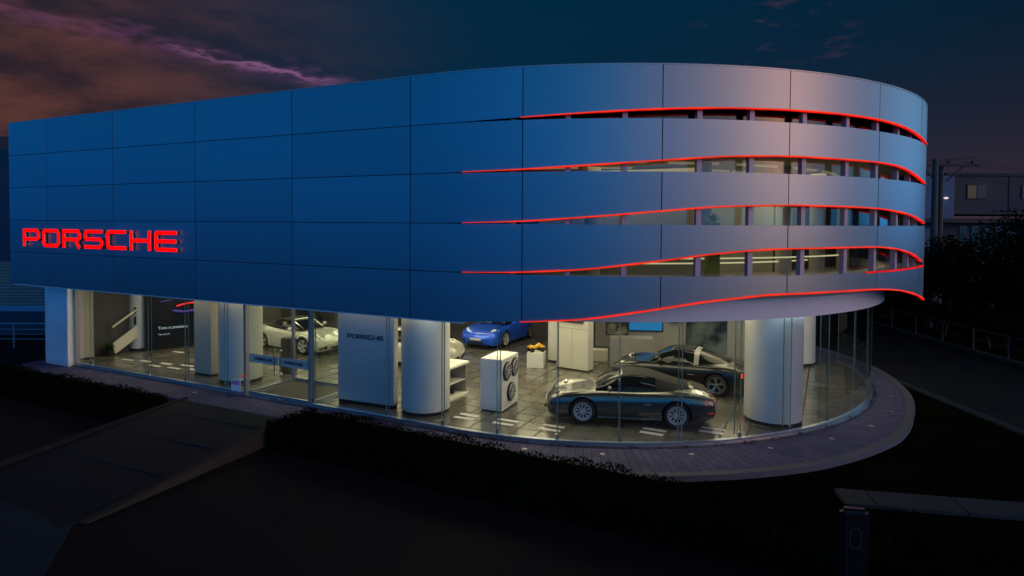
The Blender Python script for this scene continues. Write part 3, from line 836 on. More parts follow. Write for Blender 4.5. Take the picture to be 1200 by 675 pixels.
        mb.lathe([(.0, -.09), (.05, -.075), (.075, -.02), (.072, .03), (.045, .06), (0, .065)], 16, axis='x', cap=False)
        mb.v = [(v[0]*.8+car_x(1.74), s*(y0+.13)+v[1]*1.5, .99+v[2]) for v in mb.v]
        mb.bar((car_x(1.74), s*(y0-.02), .90), (car_x(1.74), s*(y0+.1), .97), .03)
        mb.build('wing_mirror', paint, car, smooth=40)
        # round headlight laid on the wing
        mb = MB(); mb.lathe([(.0, .05), (.06, .042), (.1, .015), (.112, -.02), (.112, -.06)], 24, cap=False)
        T = Matrix.Translation((car_x(.42), s*.665, .71)) @ Matrix.Rotation(radians(52), 4, 'Y') @ Matrix.Rotation(radians(-14*s), 4, 'X') @ Matrix.Scale(1.25, 4, (1, 0, 0))
        mb.v = [tuple(T @ Vector(v)) for v in mb.v]
        h = mb.build('headlight', M['hlamp'], car, smooth=40)
        mb = MB(); mb.lathe([(.112, -.01), (.124, -.012), (.124, -.05)], 24, cap=False); mb.v = [tuple(T @ Vector(v)) for v in mb.v]
        mb.build('headlight_rim', M['chrome'], h, smooth=40)
        # lower front intake
        mb = MB(); P = []
        for i in range(7):
            x = .045+.22*i/6; r = body_row(x); P.append([(car_x(x)+.008, s*(r[1]*.93+.006), r[2]+.05), (car_x(x)+.008, s*(r[1]*.985+.008), r[2]+.17)])
        mb.grid(P, .01); mb.build('air_intake', M['mattblack'], car)
        # tail lamp at the corner, plus lower reflector
        mb = MB(); P = []
        for i in range(9):
            x = 4.20+.28*i/8; r = body_row(x); P.append([_side(r, .70, s, x, .008), _side(r, .86, s, x, .008)])
        mb.grid(P); mb.build('tail_light', M['tlit'] if taillit and s > 0 else M['tlamp'], car, smooth=60)
        mb = MB(); P = []
        for i in range(5):
            x = 4.30+.15*i/4; r = body_row(x); P.append([_side(r, .30, s, x, .01), _side(r, .36, s, x, .01)])
        mb.grid(P); mb.build('reflector', M['tlamp'] if not taillit else M['tlit'], car)
        # sill
        mb = MB(); mb.tube([_side(body_row(x), .08, s, x, .0) for x in (1.42, 2.0, 2.6, 3.1)], .03, 8); mb.build('side_sill', M['mattblack'] if kind == 'targa' else paint, car, smooth=40)
    # centre intake, tail strip, plates, engine grille
    mb = MB(); mb.box(car_x(.07), car_x(.0)+.035, -.36, .36, .27, .35); mb.build('centre_intake', M['mattblack'], car, bevel=.01)
    mb = MB(); mb.box(car_x(.05), car_x(0)+.02, -.26, .26, .385, .48); mb.build('number_plate', M['plate'], car, bevel=.004)
    mb = MB(); mb.box(car_x(4.49), car_x(4.52)+.0-.012, -.56, .56, .655, .69); mb.build('rear_light_bar', M['tlamp'], car)
    mb = MB(); mb.box(car_x(4.49), car_x(4.52)-.02, -.45, .45, .28, .4); mb.build('rear_diffuser', M['mattblack'], car, bevel=.01)
    mb = MB(); mb.bar((car_x(3.98), 0, .975), (car_x(4.32), 0, .89), .7, .012); mb.build('engine_grille', M['mattblack'], car)
    return car
def _patch(x0, x1, v0, v1, side, off, nx=16, nv=8):
    P = []
    for i in range(nx+1):
        x = x0+(x1-x0)*i/nx; row = gh_row(x); r = []
        for j in range(nv+1):
            y, z = gh_pt(row, v0+(v1-v0)*j/nv); d = Vector((y, z-.7)).normalized()
            r.append((car_x(x), side*(y+d.x*off), z+d.y*off))
        P.append(r)
    return P
def _side(r, f, s, x, off=.003):
    """point on the flank: f is height fraction"""
    for (a, u), (b, v) in zip(SEC[2:], SEC[3:]):
        if u <= f <= v:
            t = (f-u)/(v-u); w = a+(b-a)*t; return (car_x(x), s*(w*r[1]+off), r[2]+(r[3]-r[2])*f)
    return (car_x(x), s*(r[1]*.9+off), r[2]+(r[3]-r[2])*f)

GC = 'sports cars on show in the showroom'
def car_at(front_wheel, rear_wheel, side, **k):
    """wheel contact points of the visible side (side=+1 left, -1 right)"""
    f = Vector(front_wheel); r = Vector(rear_wheel); h = (f-r).normalized(); ang = math.atan2(h.y, h.x)
    mid = (f+r)/2; left = Vector((-h.y, h.x)); c = mid - left*side*.88
    off = (car_x(WX[0])+car_x(WX[1]))/2
    c = c - h*off
    return make_car(loc=(c.x, c.y, .002), heading=ang, **k)
car_at((1.92, 16.98), (4.34, 16.62), 1, label='dark grey green cabriolet with black canvas roof, side-on at the curved glass front', paint=M['p_grey'], kind='softtop', rim='rimdark', style='cross', group=GC)
car_at((4.15, 20.75), (6.36, 19.78), 1, label='glossy black targa with silver roll hoop, parked behind the grey green cabriolet', paint=M['p_black'], kind='targa', rim='rim', style='double', group=GC, taillit=True)
car_at((-.27, 27.41), (.90, 29.6), 1, label='bright blue sports coupe facing the street at the back of the showroom', paint=M['p_blue'], kind='coupe', rim='rimdark', style='double', group=GC)
make_car('chalk white convertible with closed black roof, seen through the glass entrance doors', (-9.0, 27.0, .002), math.atan2(-.50, .86), M['p_white'], 'softtop_open', 'rimdark', 'double', GC)
make_car('cream coupe hidden mostly behind the white sign wall and the column beside it', (-4.1, 24.5, .002), radians(-6), M['p_white'], 'coupe', 'rimdark', 'double', GC)

# ------------------------------------------------------------------ showroom furniture
# free-standing sign wall
a = Vector((-5.17, 18.96)); b = Vector((-3.37, 18.2)); u = (b-a).normalized(); nn = Vector((u.y, -u.x)); L = (b-a).length
ang = math.atan2(u.y, u.x)
sw = tag(empty('sign_wall', (a.x, a.y, 0), ang), 'tall free-standing white wall with small dark PORSCHE lettering inside the glass', 'display wall')
mb = MB(); mb.box(0, L, 0, .24, .1, 2.86); mb.build('panel', M['signwall'], sw, bevel=.012)
mb = MB(); mb.box(.02, L-.02, .02, .22, 0, .1); mb.build('plinth', M['mattblack'], sw)
tx = text_mesh(1.28, .125, .012)
tx.v = [(v[0]+L*.5+.0, -v[2]-.001, v[1]+2.02) for v in tx.v]; tx.build('lettering', M['mattblack'], sw)

# white cabinet with three wheels shown in its side
a = Vector((-.92, 18.09)); b = Vector((-.26, 17.94)); c = Vector((.21, 19.06)); u = (c-b).normalized(); v = Vector((-u.y, u.x))
cab = tag(empty('wheel_display_cabinet', (b.x, b.y, 0), math.atan2(u.y, u.x)), 'white cabinet with three dark alloy wheels set in its right face', 'cabinet')
Lc = (c-b).length; wc = .68
mb = MB(); mb.box(0, Lc, 0, wc, .03, 1.5); mb.build('cabinet_body', M['white'], cab, bevel=.012)
mb = MB(); mb.box(.03, Lc-.03, .03, wc-.03, 0, .03); mb.build('cabinet_plinth', M['mattblack'], cab)
for x, z in ((.32, 1.12), (.88, 1.14), (.62, .47)):
    w = empty('display_wheel', (x, -.012, z), 0, cab)
    t = MB(); t.lathe([(0, .012), (.27, .012), (.275, -.02), (.24, -.05), (.2, -.055)], 36, axis='y', cap=False); t.build('tyre', M['rubber'], w, smooth=40)
    r_ = MB(); r_.lathe([(.215, -.05), (.225, -.062), (.235, -.05)], 36, axis='y', cap=False)
    r_.lathe([(0, -.075), (.03, -.07), (.04, -.04)], 14, axis='y', cap=False)
    for k in range(10):
        aa = 2*pi*k/10+.1; r_.bar((cos(aa)*.03, -.06, sin(aa)*.03), (cos(aa)*.22, -.06, sin(aa)*.22), .02, .02, up=(0, 1, 0))
    r_.build('rim', M['rimdark'], w, smooth=30)

# counter behind the column
a = Vector((-1.86, 18.98)); b = Vector((-1.35, 20.0)); u = (b-a).normalized()
ct = tag(empty('service_counter', (a.x, a.y, 0), math.atan2(u.y, u.x)), 'white topped display counter with open shelf beside the round column', 'counter')
mb = MB(); mb.box(-.1, 1.2, 0, 1.1, .95, 1.02); mb.build('counter_top', M['white'], ct, bevel=.01)
mb = MB(); mb.box(0, .04, .05, 1.0, .05, .95); mb.box(1.08, 1.12, .05, 1.0, .05, .95); mb.box(0.04, 1.08, .6, .64, .05, .95); mb.build('side_panel', M['grey'], ct)
mb = MB(); mb.box(-.06, 1.16, .0, 1.05, .0, .06); mb.box(.04, 1.08, .08, .6, .45, .47); mb.build('shelf', M['white'], ct)
for i, (x, y) in enumerate(((.3, .3), (.7, .32))):
    p = Matrix.Rotation(ct.rotation_euler.z, 4, 'Z') @ Vector((x, y, 0))
    mb = MB(); mb.lathe([(0, 0), (.06, 0), (.065, .16), (.03, .2), (.03, .25), (0, .25)], 16, cap=False)
    o = mb.build('display_bottle', M['mattblack'], smooth=40); o.location = (ct.location.x+p.x, ct.location.y+p.y, .06)
    tag(o, ('dark bottle on the low shelf of the counter, nearer the glass' if i == 0 else 'dark bottle on the low shelf of the counter, farther from the glass'), 'bottle', 'bottles on the counter shelf')

# plinth with toy
pl = MB(); a = Vector((.56, 23.56)); b = Vector((1.03, 23.44)); c = Vector((1.36, 23.72))
def box_on(name, label, cat, x, y, w, d, z0, z1, rz, m, bevel=.01, group=None):
    mb = MB(); mb.box(-w/2, w/2, -d/2, d/2, 0, z1-z0); o = mb.build(name, m, None, bevel=bevel); o.location = (x, y, z0); o.rotation_euler.z = rz
    return tag(o, label, cat, group)
box_on('plinth', 'low white plinth carrying a yellow toy quad', 'plinth', .93, 23.8, .62, .56, 0, .56, radians(-12), M['white'])
toy = tag(empty('toy_quad', (.93, 23.8, .56), radians(200)), 'small yellow ride-on toy quad standing on the low white plinth', 'toy')
mb = MB(); mb.tube([(-.26, 0, .17), (-.1, 0, .24), (.05, 0, .17), (.27, 0, .2)], [.05, .09, .06, .07], 10); mb.box(-.3, -.12, -.15, .15, .17, .2); mb.box(.13, .31, -.16, .16, .17, .2)
mb.build('toy_body', M['yellow'], toy, smooth=40)
mb = MB(); mb.tube([(.13, 0, .2), (.09, 0, .36)], .015, 6); mb.tube([(.08, -.14, .37), (.08, .14, .37)], .014, 6); mb.build('toy_handlebar', M['mattblack'], toy)
for x in (-.2, .21):
    for y in (-.14, .14):
        mb = MB(); mb.lathe([(0, -.04), (.07, -.04), (.09, -.02), (.09, .02), (.07, .04), (0, .04)], 16, axis='y', cap=False)
        o = mb.build('toy_wheel', M['rubber'], toy, smooth=40); o.location = (x, y, .09)

# media tower
a = Vector((1.67, 23.59)); b = Vector((2.75, 22.85)); u = (b-a).normalized()
mt = tag(empty('media_tower', (a.x, a.y, 0), math.atan2(u.y, u.x)), 'cream display tower with a dark framed picture screen at its top', 'display tower')
L = (b-a).length
mb = MB(); mb.box(0, L, 0, .42, .05, 3.05); mb.build('tower_body', M['offwhite'], mt, bevel=.01)
mb = MB(); mb.box(.02, L-.02, .03, .4, 0, .05); mb.build('plinth', M['mattblack'], mt)
mb = MB(); mb.box(.0, L, -.004, -.001, 1.52, 1.535); mb.box(L*.5-.006, L*.5+.006, -.004, -.001, .05, 1.52); mb.build('panel_joint', M['grey'], mt)
mb = MB(); mb.box(.1, 1.12, -.05, -.002, 1.75, 2.55); fr = mb.build('screen_frame', M['framedark'], mt, bevel=.006)
def pic_mat(name, c1, c2, scale, es):
    m = bpy.data.materials.new(name); m.use_nodes = True; nt = m.node_tree; p = nt.nodes['Principled BSDF']
    tc = nt.nodes.new('ShaderNodeTexCoord'); v = nt.nodes.new('ShaderNodeTexNoise'); v.inputs['Scale'].default_value = scale; v.inputs['Detail'].default_value = 3
    nt.links.new(tc.outputs['Object'], v.inputs['Vector']); r = nt.nodes.new('ShaderNodeValToRGB'); r.color_ramp.elements[0].color = (*c1, 1); r.color_ramp.elements[1].color = (*c2, 1)
    r.color_ramp.elements[0].position = .42; r.color_ramp.elements[1].position = .62
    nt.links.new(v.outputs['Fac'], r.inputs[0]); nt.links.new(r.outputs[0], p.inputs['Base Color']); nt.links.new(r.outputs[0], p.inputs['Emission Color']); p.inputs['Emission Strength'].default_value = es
    p.inputs['Roughness'].default_value = .25
    return m
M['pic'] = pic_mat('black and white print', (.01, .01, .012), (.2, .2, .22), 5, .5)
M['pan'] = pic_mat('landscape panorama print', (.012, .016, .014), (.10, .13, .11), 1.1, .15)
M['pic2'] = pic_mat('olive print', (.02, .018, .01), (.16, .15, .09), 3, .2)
mb = MB(); mb.box(.15, 1.07, -.056, -.051, 1.8, 2.5); mb.build('screen', M['pic'], fr)

# things along the back
def framed(name, label, cat, x0, y0, x1, y1, z0, z1, m, frame='framedark', fw=.05):
    a = Vector((x0, y0)); b = Vector((x1, y1)); u = (b-a).normalized(); L = (b-a).length
    e = tag(empty(name, (x0, y0, z0), math.atan2(u.y, u.x)), label, cat)
    mb = MB(); mb.box(0, L, -.05, 0, 0, z1-z0); mb.build('frame', M[frame], e, bevel=.006)
    mb = MB(); mb.box(fw, L-fw, -.056, -.051, fw, z1-z0-fw); mb.build('picture', m, e)
    return e
framed('picture_panel', 'tall dark framed picture leaning over the grey desk', 'picture', 3.68, 24.9, 4.55, 24.75, 1.0, 2.9, M['pic2'])
framed('wall_screen', 'glowing blue screen on the back partition wall', 'screen', 4.75, 26.0, 6.15, 25.83, .98, 2.2, M['screenblue'])
framed('panorama_banner', 'wide dark landscape panorama on the partition behind the black targa', 'banner', 7.05, 25.7, 9.5, 25.4, .12, 1.55, M['pan'], fw=.02)
framed('wall_picture', 'long framed car picture high above the panorama banner', 'picture', 7.0, 25.72, 9.5, 25.41, 1.68, 2.5, M['pic2'])
framed('small_wall_picture', 'small framed picture on the rear wall beside the blue coupe', 'picture', 1.05, 27.2, 1.9, 26.8, 1.65, 2.4, M['pic2'], frame='offwhite', fw=.1)
# wheel hung on the wall
wt = tag(empty('mounted_wheel', (6.62, 25.68, 1.72), -.1), 'dark alloy wheel hanging on the partition between blue screen and panorama', 'wheel')
t = MB(); t.lathe([(.24, .06), (.3, .06), (.335, .03), (.335, -.1), (.3, -.12), (.23, -.12)], 36, axis='y', cap=False); t.build('tyre', M['rubber'], wt, smooth=40)
t = MB(); t.lathe([(.22, -.11), (.24, -.125), (.245, -.1)], 32, axis='y', cap=False)
for k in range(7): t.bar((0, -.09, 0), (cos(k*.9)*.235, -.11, sin(k*.9)*.235), .03, .03, up=(0, 1, 0))
t.build('rim', M['rim'], wt)
box_on('reception_desk', 'plain grey reception desk in front of the tall framed picture', 'desk', 4.55, 24.2, 1.6, .7, 0, 1.05, radians(-8), M['grey'])
box_on('bench_seat', 'low cream bench block beside the display tower', 'bench', 3.42, 25.0, .72, .5, .0, .42, radians(-10), M['offwhite'])
pend = tag(empty('pendant_lamp', (2.95, 26.0, 2.2)), 'slim white pendant lamp above the cream bench', 'lamp')
mb = MB(); mb.cyl((0, 0, 0), .07, 0, .45); mb.build('lamp_shade', M['white'], pend, smooth=40)
mb = MB(); mb.cyl((0, 0, 0), .008, .45, .89, 8); mb.build('cable', M['framedark'], pend)
# black screen wall with words
a = Vector((-15.05, 26.1)); b = Vector((-12.6, 28.05)); u = (b-a).normalized(); L = (b-a).length
vw = tag(empty('video_wall', (a.x, a.y, 0), math.atan2(u.y, u.x)), 'large dark video wall with white words and a red neon line beside the stairs', 'video wall')
mb = MB(); mb.box(0, L, 0, .2, 0, 3.08); mb.build('wall_panel', M['black'], vw)
mb = MB(); mb.box(.08, L-.05, -.03, -.002, .08, 3.0); sp = mb.build('screen', M['windark'], vw)
def font_text(word, size, name, m, parent, loc, rot=(pi/2, 0, 0), ex=.004):
    cu = bpy.data.curves.new(name, 'FONT'); cu.body = word; cu.size = size; cu.extrude = ex; cu.align_x = 'LEFT'
    o = bpy.data.objects.new(name, cu); COL.objects.link(o); bpy.context.view_layer.update()
    me = bpy.data.meshes.new_from_object(o.evaluated_get(bpy.context.evaluated_depsgraph_get())); bpy.data.objects.remove(o)
    me.materials.clear(); me.materials.append(m); ob = bpy.data.objects.new(name, me); COL.objects.link(ob); ob.parent = parent; ob.location = loc; ob.rotation_euler = rot
    return ob
font_text('Time is precious.', .165, 'lettering', M['screenwhite'], sp, (.5, -.04, .86))
font_text('You save it.', .095, 'lettering', M['screenwhite'], sp, (.5, -.04, .62))
mb = MB(); mb.tube([(1.2, -.05, 1.78), (1.4, -.05, 1.84), (1.7, -.05, 1.88), (2.2, -.05, 1.93)], .035, 8); mb.build('neon_line', M['screenred'], sp)
mb = MB(); mb.tube([(1.05, -.04, 1.6), (1.5, -.04, 1.52), (2.2, -.04, 1.6)], .06, 8); mb.tube([(.6, -.04, 2.0), (1.0, -.04, 2.06)], .03, 6); mb.build('neon_glow', M['screenviolet'], sp)
# switch plates on the column
mb = MB(); mb.box(-.04, .04, -.02, 0, 0, .1); mb.box(-.04, .04, -.02, 0, .16, .26); mb.box(-.045, .045, -.02, 0, -.45, -.12)
o = mb.build('wall_switch', M['mattblack']); o.location = (-15.45, 26.17, 1.55); tag(o, 'black switch plates on the cream column by the stairs', 'switch')
# green pot plant on stairs foot
pt = tag(empty('potted_plant', (-15.9, 25.2, 0)), 'small green potted plant at the foot of the stairs', 'plant')
mb = MB(); mb.lathe([(0, 0), (.12, 0), (.16, .28), (.13, .28), (0, .25)], 16, cap=False); mb.build('pot', M['mattblack'], pt, smooth=40)
mb = MB()
for i in range(70):
    a_ = random.uniform(0, 2*pi); l_ = random.uniform(.15, .4); e = random.uniform(.2, 1.3); d = Vector((cos(a_)*cos(e), sin(a_)*cos(e), sin(e)))*l_; t_ = Vector((-sin(a_), cos(a_), 0))*.035
    z0 = Vector((0, 0, .26)); mb.add([z0, z0+d*.6+t_, z0+d, z0+d*.6-t_], [(0, 1, 2, 3)])
mb.build('leaves', M['green'], pt)
# stand and notice near the doors
box_on('umbrella_stand', 'narrow black stand just inside the entrance lobby', 'stand', -7.9, 22.6, .42, .4, 0, 1.25, TH*-1, M['mattblack'], bevel=.03)
q = W(-7.95, GO-.05)
nt_ = tag(empty('floor_notice', (q.x, q.y, .0), -TH), 'small white and pink notice standing outside by the column', 'notice')
mb = MB(); mb.box(-.2, .2, -.02, .0, .06, .42); mb.build('board', M['paper'], nt_)
mb = MB(); mb.box(-.17, .17, -.026, -.021, .26, .38); mb.build('pink_sticker', M['pink'], nt_)
mb = MB(); mb.box(-.16, -.13, -.06, .06, 0, .06); mb.box(.13, .16, -.06, .06, 0, .06); mb.build('foot', M['frame'], nt_)
rb = MB(); rb.lathe([(0, -.05), (.045, -.03), (.05, .02), (.0, .05)], 14, cap=False); q = W(-7.6, GO-.07); ro = rb.build('red_tag', M['tlamp'], smooth=40); ro.location = (q.x, q.y, .58); tag(ro, 'round red tag on the glass frame above the small notice', 'tag')

# ------------------------------------------------------------------ ground
GZ = -.5
def struct(mb, name, m, **k): return tag(mb.build(name, m, **k), kind='structure')
def poly(pts, z0, z1, name, m, kind='structure', **k):
    n = len(pts); mb = MB()
    zf = lambda p, z: p[2] if len(p) > 2 else z
    vs = [(p[0], p[1], z0) for p in pts] + [(p[0], p[1], zf(p, z1)) for p in pts]
    mb.add(vs, [list(range(n))[::-1], list(range(n, 2*n))] + [(i, (i+1) % n, n+(i+1) % n, n+i) for i in range(n)])
    o = mb.build(name, m, **k)
    if kind: tag(o, kind=kind)
    return o
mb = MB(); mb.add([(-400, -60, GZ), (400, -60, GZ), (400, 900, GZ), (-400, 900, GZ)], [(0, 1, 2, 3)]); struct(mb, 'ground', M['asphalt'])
# terrace round the building (paved), its kerb
EDGE = [(0, -.27), (9, -.27), (12.5, -.05), (15, .3), (19, .5), (31, .5)]
edge = lambda s: interp(EDGE, s)
outer = [W(-18.6, .1)] + [W(s, .1 - .35*min(1, max(0, s+4)/6)) for s in (-12, -8, -4, -2, 0)] + [W(s, edge(s)) for s in srange(.3, 31, .3)]
inner = [W(31, 1.27), ] + [W(s, 1.27) for s in srange(0, 30.7, .4)][::-1] + [W(-18.6, 1.27)]
poly([(p.x, p.y) for p in outer + inner], GZ, -.04, 'terrace_paving', M['paver'])
kb = MB(); strip(kb, .0, 31, (lambda s: edge(s)-.23), (lambda s: edge(s)+.01), GZ, -.03, step=.25); struct(kb, 'terrace_kerb', M['kerb'], bevel=.015)
LP = [(12.02, 20.11), (12.6, 21.84), (11.06, 18.45), (9.71, 17.1), (8.13, 16.05), (6.29, 15.35), (4.25, 14.92), (2.15, 14.89), (0.33, 15.2), (-9.99, 20.06)]
where_ = ['by the far drum glass', 'farthest back on the curve', 'at the widest right bulge', 'just before the right bulge', 'near the right glass fins', 'before the big round column', 'before the rear wheel of the front car', 'before the nose of the front car', 'before the wheel display cabinet', 'by the top of the entrance ramp']

for (x, y), wd_ in zip(LP, where_):
    mb = MB(); mb.lathe([(0, .004), (.05, .004), (.065, 0), (.065, -.01)], 14, cap=False)
    o = mb.build('ground_lamp', M['frame'], smooth=40); o.location = (x, y, -.036); tag(o, 'small steel ground lamp set in the paving ' + wd_, 'ground lamp', 'ground lamps in the paved apron')
# dark lawn raised beside the drum
lawn = [(2.0, 14.6), (4.0, 12.9), (8.0, 10.8), (13.5, 9.0), (13.5, 60), (11.5, 60), (11.5, 32), (4.0, 32), (2.0, 20)]
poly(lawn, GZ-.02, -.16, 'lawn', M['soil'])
# planted strip: foreground bed
# side road beyond the lawn
mb = MB(); mb.add([(13.75, 5, -.22), (20.1, 5, -.22), (20.1, 90, -.22), (13.75, 90, -.22)], [(0, 1, 2, 3)]); struct(mb, 'road', M['asphalt'])
mb = MB(); mb.box(13.5, 13.75, 5, 90, GZ, -.1); struct(mb, 'road_kerb', M['coping'], bevel=.02)
mb = MB(); mb.box(20.1, 20.4, 5, 90, GZ, -.08); struct(mb, 'far_kerb', M['coping'], bevel=.02)
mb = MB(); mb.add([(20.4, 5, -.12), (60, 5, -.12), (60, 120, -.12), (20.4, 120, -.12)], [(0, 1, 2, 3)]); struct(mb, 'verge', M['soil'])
# coping-topped low wall at the lower right
cw = tag(empty('garden_wall', (6.6, 12.9, GZ)), 'low garden wall with wide blue grey coping crossing the dark planting', 'wall')
a = Vector((6.62, 12.72)); b = Vector((14.8, 11.2)); u = (b-a).normalized(); L = (b-a).length; an = math.atan2(u.y, u.x)
def inw(mb): 
    T = Matrix.Rotation(an, 4, 'Z'); mb.v = [tuple(T @ Vector(v) + Vector((a.x-6.6, a.y-12.9, 0))) for v in mb.v]; return mb
inw(MB().box(.05, L, -.3, .3, 0, .36)).build('wall_core', M['bdark'], cw)
for x0, x1 in ((0, .58), (.595, 2.15), (2.165, 3.9), (3.915, 5.6), (5.615, L)):
    inw(MB().box(x0, x1, -.37, .37, .362, .44)).build('coping_slab', M['coping'], cw, bevel=.01)

# entrance ramp and its side wall, pavement at the bottom left
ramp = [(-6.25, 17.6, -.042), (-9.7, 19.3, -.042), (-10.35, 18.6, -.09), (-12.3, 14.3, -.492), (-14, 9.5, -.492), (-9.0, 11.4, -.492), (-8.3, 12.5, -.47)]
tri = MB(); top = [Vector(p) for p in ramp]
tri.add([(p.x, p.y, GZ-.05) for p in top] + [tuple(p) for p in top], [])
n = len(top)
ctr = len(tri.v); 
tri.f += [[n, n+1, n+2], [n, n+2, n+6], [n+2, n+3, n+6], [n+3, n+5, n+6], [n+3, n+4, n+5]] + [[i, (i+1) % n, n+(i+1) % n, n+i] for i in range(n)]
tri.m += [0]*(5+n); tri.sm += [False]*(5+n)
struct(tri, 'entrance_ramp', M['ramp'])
rw = MB()
a = Vector((-6.2, 17.55)); b = Vector((-8.4, 12.3))
rw.add([(a.x, a.y, GZ-.05), (b.x, b.y, GZ-.05), (b.x, b.y, GZ+.04), (a.x, a.y, -.02), (a.x+.2, a.y-.06, GZ-.05), (b.x+.2, b.y-.06, GZ-.05), (b.x+.2, b.y-.06, GZ+.04), (a.x+.2, a.y-.06, -.02)],
       [(0, 1, 2, 3), (7, 6, 5, 4), (3, 2, 6, 7), (0, 3, 7, 4), (1, 5, 6, 2), (0, 4, 5, 1)])
struct(rw, 'ramp_kerb', M['concrete'], bevel=.01)
lk = MB(); lk.bar((-9.9, 19.4, -.06), (-12.5, 14.0, -.44), .14, .14); struct(lk, 'ramp_edge', M['ramp'], bevel=.01)
rj = MB()
for ya in (.12, .38, .66):
    q0 = Vector((-6.45, 17.4, -.035)).lerp(Vector((-8.5, 12.5, -.465)), ya); q1 = Vector((-9.9, 18.9, -.06)).lerp(Vector((-12.2, 14.3, -.485)), ya)
    rj.bar(q0, q1, .03, .02)
struct(rj, 'ramp_joints', M['pavelight'])
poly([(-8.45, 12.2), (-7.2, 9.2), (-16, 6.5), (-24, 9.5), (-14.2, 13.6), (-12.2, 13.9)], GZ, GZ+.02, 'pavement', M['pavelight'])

# ------------------------------------------------------------------ planting
def leafy(mb, p, s):
    a = random.uniform(0, 2*pi); e = random.uniform(-.4, 1.3)
    d = Vector((cos(a)*cos(e), sin(a)*cos(e), sin(e)))*s; t = Vector((-sin(a), cos(a), random.uniform(-.4, .4)))*s*.4
    mb.add([p-t, p+d*.6, p+t, p-d*.45], [(0, 1, 2, 3)])
def hedge(name, label, pts, w, z0, z1, n, size=.06):
    h = tag(empty(name, (pts[0][0], pts[0][1], z0)), label, 'hedge', 'clipped hedges in front of the showroom')
    base = MB(); off = Vector((-pts[0][0], -pts[0][1], -z0))
    segs = list(zip(pts, pts[1:])); Ls = [(Vector(b)-Vector(a)).length for a, b in segs]; T = sum(Ls)
    for (a, b) in segs:
        base.bar(Vector((*a, (z0+z1)/2-.05))+off, Vector((*b, (z0+z1)/2-.05))+off, w-.16, z1-z0-.12)
    base.build('woody_core', M['soil'], h)
    lf = MB(); 
    for i in range(n):
        t = random.random()*T; k = 0
        while k < len(Ls)-1 and t > Ls[k]: t -= Ls[k]; k += 1
        a, b = Vector(segs[k][0]), Vector(segs[k][1]); u = (b-a).normalized(); r = Vector((u.y, -u.x)); c = a + u*t
        bump = .05*sin(c.x*3.1+c.y*1.7) + .035*sin(c.x*7.3)
        q = random.random()
        if q < .5: x = random.uniform(-w/2, w/2); z = z1 + random.uniform(-.1, .02) + bump
        elif q < .88: x = w/2 + random.uniform(-.1, .03) + bump*.6; z = random.uniform(z0, z1+bump)
        else: x = -w/2 + random.uniform(-.03, .1); z = random.uniform(z0, z1+bump)
        leafy(lf, Vector((c.x+r.x*x, c.y+r.y*x, z))+off, size*random.uniform(.6, 1.3))
    # ends
    for e, sg in ((pts[0], -1), (pts[-1], 1)):
        a, b = (Vector(pts[0]), Vector(pts[1])) if sg < 0 else (Vector(pts[-2]), Vector(pts[-1])); u = (b-a).normalized(); r = Vector((u.y, -u.x))
        for i in range(n//30):
            x = random.uniform(-w/2, w/2); c = Vector(e) + u*sg*random.uniform(-.1, .05) + r*x
            leafy(lf, Vector((c.x, c.y, random.uniform(z0, z1)))+off, size*random.uniform(.6, 1.3))
    lf.build('leaves', M['hedgeleaf'], h, fixn=False)
    return h
hedge('clipped_hedge', 'short clipped hedge left of the entrance ramp', [(-22.0, 24.3), (-10.75, 18.75)], 1.3, GZ, .12, 17000)
hedge('clipped_hedge', 'long clipped hedge right of the entrance ramp following the curved terrace', [(-6.0, 17.05), (-1.0, 14.35), (3.2, 12.15), (7.2, 10.0)], 1.5, GZ, .22, 30000)
# ground cover of the bed at the lower right: uncountable
gcv = MB()
for i in range(26000):
    y = random.uniform(7.2, 13.2); x = random.uniform(3.0, 14.5)
    if y > 12.6 - (x-6.4)*.19 and x > 6.2: continue
    if y < 12.0 - (x-3.2)*.55 - .9: continue
    leafy(gcv, Vector((x, y, GZ + .16 + .22*random.random() + .08*sin(x*2.3)*cos(y*1.9))), random.uniform(.04, .09))
tag(gcv.build('ground_cover', M['leaf'], fixn=False), 'low dark leafy ground cover filling the bed at the lower right', 'ground cover', kind='stuff')
gr = MB()
for i in range(22000):
    x = random.uniform(2.5, 13.4); y = random.uniform(11, 34)
    if (Vector((x, y))-Vector((CX, CY))).length < 11.85: continue
    h = random.uniform(.03, .08); a = random.uniform(0, pi); dx, dy = cos(a)*.02, sin(a)*.02
    gr.add([(x-dx, y-dy, -.165), (x+dx, y+dy, -.165), (x+random.uniform(-.03, .03), y+random.uniform(-.03, .03), -.165+h)], [(0, 1, 2)])
tag(gr.build('grass', M['leaf'], fixn=False), 'dark short grass between the terrace and the side road', 'grass', kind='stuff')

